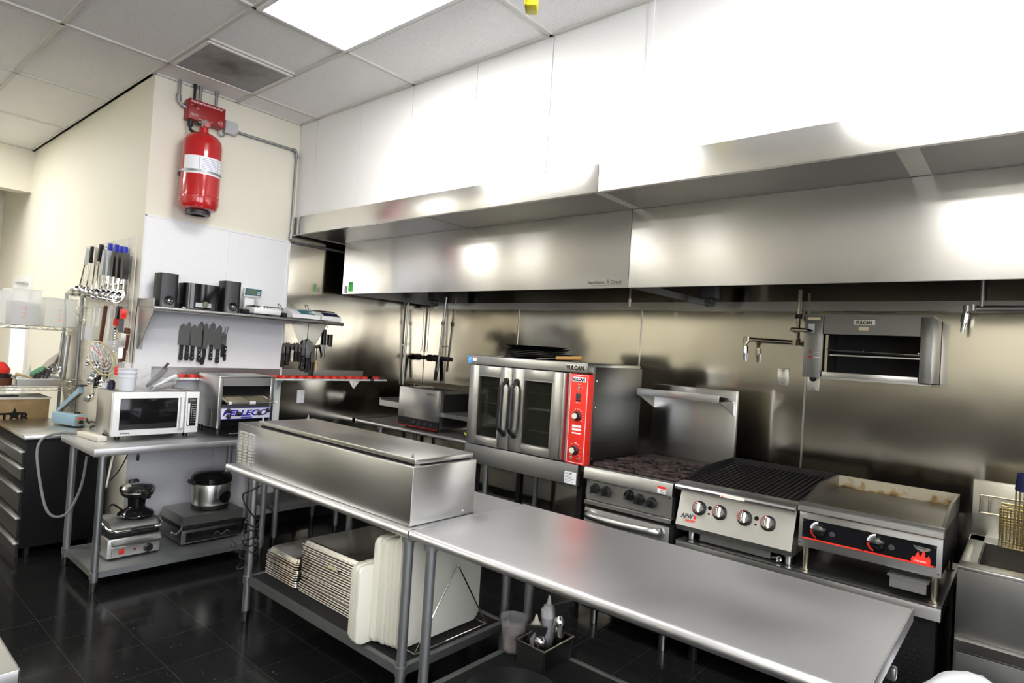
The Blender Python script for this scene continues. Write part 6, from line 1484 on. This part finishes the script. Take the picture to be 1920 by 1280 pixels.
for k, (x, z) in enumerate(((-.62, 2.255), (-.47, 2.235), (-.365, 2.215), (-.272, 2.205))):
    ladle(['first', 'second', 'third', 'last'][k] + ' blue handled spoon from the left on the back hooks of the wall grid', 'blue', x, z, x - .012, z - .15, x - .02, 1.93, YH + .026, .034, name='blue_spoon', w=.034, bowl=False)
# lower row
LOWG = 'tools on the lower rows of the wall grid'
tt = thing('whisk', 'wire balloon whisk hanging upside up at the left of the lower grid row', 'whisk', (-1.03, YH, 1.48), LOWG); hook(-1.04, 1.735)
g = G()
for i in range(6):
    a = PI * i / 6; c_, s_ = math.cos(a), math.sin(a)
    g.tube([(-1.01, YH - .02, 1.60)] + [(-1.035 + s_ * .045 * math.sin(PI * f_), YH - .02 + c_ * .045 * math.sin(PI * f_ * .5 + .0) * (1 if f_ < .8 else 1 - (f_ - .8) * 2.2), 1.60 + .155 * f_) for f_ in (.25, .5, .7, .85, .95)] + [(-1.035, YH - .02, 1.76)], .0014, 5, smooth=1)
    g.tube([(-1.01, YH - .02, 1.60)] + [(-1.035 - s_ * .045 * math.sin(PI * f_), YH - .02 - c_ * .045 * math.sin(PI * f_ * .5) * (1 if f_ < .8 else 1 - (f_ - .8) * 2.2), 1.60 + .155 * f_) for f_ in (.25, .5, .7, .85, .95)] + [(-1.035, YH - .02, 1.76)], .0014, 5, smooth=1)
g.build('wires', 'chrome', tt); G().tube([(-1.01, YH - .02, 1.605), (-.995, YH - .02, 1.48)], .008, 8).build('handle', 'steel_soft', tt)
def flat(name, label, m_h, x0, z0, x1, z1, wd, hd, m_b, y=None, w=.016, cat=None):
    y = YH if y is None else y
    w *= 1.25; wd *= 1.0
    tt = thing(name, label, cat or name.replace('_', ' '), (x1, y, z1 - hd), LOWG); hook(x0, z0 - .02, UY - .012 - y + .002)
    handle(tt, m_h, x0, z0, x1, z1, y, w, min(.03, w * .8))
    d = Vector((x1 - x0, 0, z1 - z0)).normalized(); s_ = Vector((.28, .96, 0)); p = Vector((x1, y - wd * .2, z1)); nn = Vector((.96, -.28, 0)) * .004
    q = [p - s_ * wd * .40, p + d * hd * .08 - s_ * wd * .5, p + d * hd * .92 - s_ * wd * .46, p + d * hd - s_ * wd * .36, p + d * hd + s_ * wd * .36, p + d * hd * .92 + s_ * wd * .46, p + d * hd * .08 + s_ * wd * .5, p + s_ * wd * .40]
    G().poly([k - nn for k in q], nn * 2).build('blade', m_b, tt)
    return tt
flat('spatula', 'white rubber spatula with a long white handle right of the whisk', 'white', -.76, 1.76, -.775, 1.60, .085, .11, 'white')
flat('spatula', 'cream rubber spatula just behind the white one', 'frosted', -.695, 1.755, -.72, 1.60, .06, .11, 'offwhite', y=YH + .02)
flat('scraper', 'long brown wooden handled scraper with a white head', 'brown_wood', -.53, 1.76, -.595, 1.47, .085, .14, 'white', w=.022)
flat('scraper', 'white handled scraper with a yellowed head beside the brown handled one', 'white', -.455, 1.74, -.515, 1.46, .055, .14, 'offwhite', y=YH + .02)
flat('turner', 'grey slotted turner in the middle of the lower grid row', 'grey_box', -.36, 1.75, -.385, 1.50, .05, .10, 'label_white', y=YH + .02)
flat('peeler', 'white plastic handled cutter below the red topped tool', 'offwhite', -.115, 1.60, -.135, 1.51, .05, .09, 'white', y=YH - .005)
tt = flat('tin_opener', 'black handled tool with a red end hanging in the lower grid row', 'black', -.165, 1.755, -.185, 1.665, .040, .055, 'red_panel', w=.034, y=YH - .015)
tt = flat('grater', 'tool with a red tipped dark handle at the right of the lower grid row', 'red_panel', -.105, 1.735, -.105, 1.665, .035, .10, 'charcoal', w=.042, y=YH - .01)
flat('paddle', 'brown wooden paddle at the right end of the lower grid row', 'brown_wood', -.085, 1.60, -.115, 1.44, .045, .16, 'brown_wood', y=YH + .02, w=.03)
flat('tongs', 'pale steel tongs at the right edge of the wall grid', 'aluminium', -.04, 1.56, -.045, 1.46, .03, .08, 'aluminium', y=YH - .02, w=.03)
# chain like egg whisk
tt = thing('chain_whisk', 'twisted shiny chain whisk hanging beside the mesh skimmer', 'whisk', (-.22, YH, 1.40), LOWG); hook(-.22, 1.63)
G().lathe((-.215, YH - .01, 1.595), [(0, -.02), (.016, -.014), (.022, 0), (.016, .014), (0, .02)], 14).build('ball', 'chrome', tt)
g = G()
for k in range(9): g.tube([(-.225 + .016 * math.cos(a) + .006 * (k % 2), YH - .01 + .008 * math.sin(a), 1.575 - .019 * k + .009 * math.sin(a)) for a in [2 * PI * i / 10 for i in range(10)]], .003, 5, closed=True)
g.build('chain', 'chrome', tt)
# oval mesh skimmer
tt = thing('skimmer', 'large oval mesh skimmer with a slim white tipped handle', 'skimmer', (-.40, YH, 1.25), LOWG); hook(-.265, 1.735, 0.05)
handle(tt, 'white', -.265, 1.76, -.27, 1.70, YH - .04, .018, .014); G().tube([(-.27, YH - .04, 1.70), (-.285, YH - .04, 1.49)], .005, 8).build('shaft', 'white_trim', tt)
ca, sa = math.cos(.42), math.sin(.42)
E_ = lambda a, k: (lambda u, v: Vector((-.315 + .28 * u + .02 * (1 - k), YH - .062 + .96 * u, 1.365 + v)))((.075 * k * math.cos(a)) * ca - (.130 * k * math.sin(a)) * sa, (.075 * k * math.cos(a)) * sa + (.130 * k * math.sin(a)) * ca)
G().tube([E_(2 * PI * i / 28, 1) for i in range(28)], .006, 8, closed=True).build('rim', 'label_yellow', tt)
g = G()
for k in (.2, .4, .6, .8): g.tube([E_(2 * PI * i / 20, k) for i in range(20)], .0012, 4, closed=True)
for i in range(14): g.tube([E_(2 * PI * i / 14, k) for k in (.05, .5, .99)], .0012, 4)
g.build('mesh', 'aluminium', tt)
g = G(); g.tube([E_(1.9, .9), E_(1.7, .2), E_(4.6, .5)], .003, 5); g.build('red_wire', 'red_cap', tt)
for k, (x, z, r, lab) in enumerate(((-.745, 1.335, .048, 'upper left hanging steel scoop below the lower grid row'), (-.655, 1.20, .050, 'largest low hanging steel scoop at the left of the bottom grid row'), (-.585, 1.29, .036, 'small dark scoop next to the low hanging scoops'), (-.50, 1.19, .044, 'bright steel scoop just below the mesh skimmer'), (-.40, 1.17, .034, 'small steel scoop right of the bright one in the bottom grid row'))):
    ladle(lab, 'steel_soft', x + .03, z + .16, x + .02, z + .10, x, z, YH + .005, r, name='scoop', w=.014, tilt=(.2, -.9, .3), group=LOWG)
ladle('lowest hanging spoon on the wall, just left of the microwave', 'black', -.525, 1.21, -.535, 1.13, -.56, 1.06, YH - .03, .036, name='serving_spoon', w=.016, group=LOWG)
flat('funnel_brush', 'pink tipped brush hanging behind the microwave', 'charcoal', -.05, 1.36, -.05, 1.32, .05, .06, 'red_cap', y=YH - .02, cat='brush')
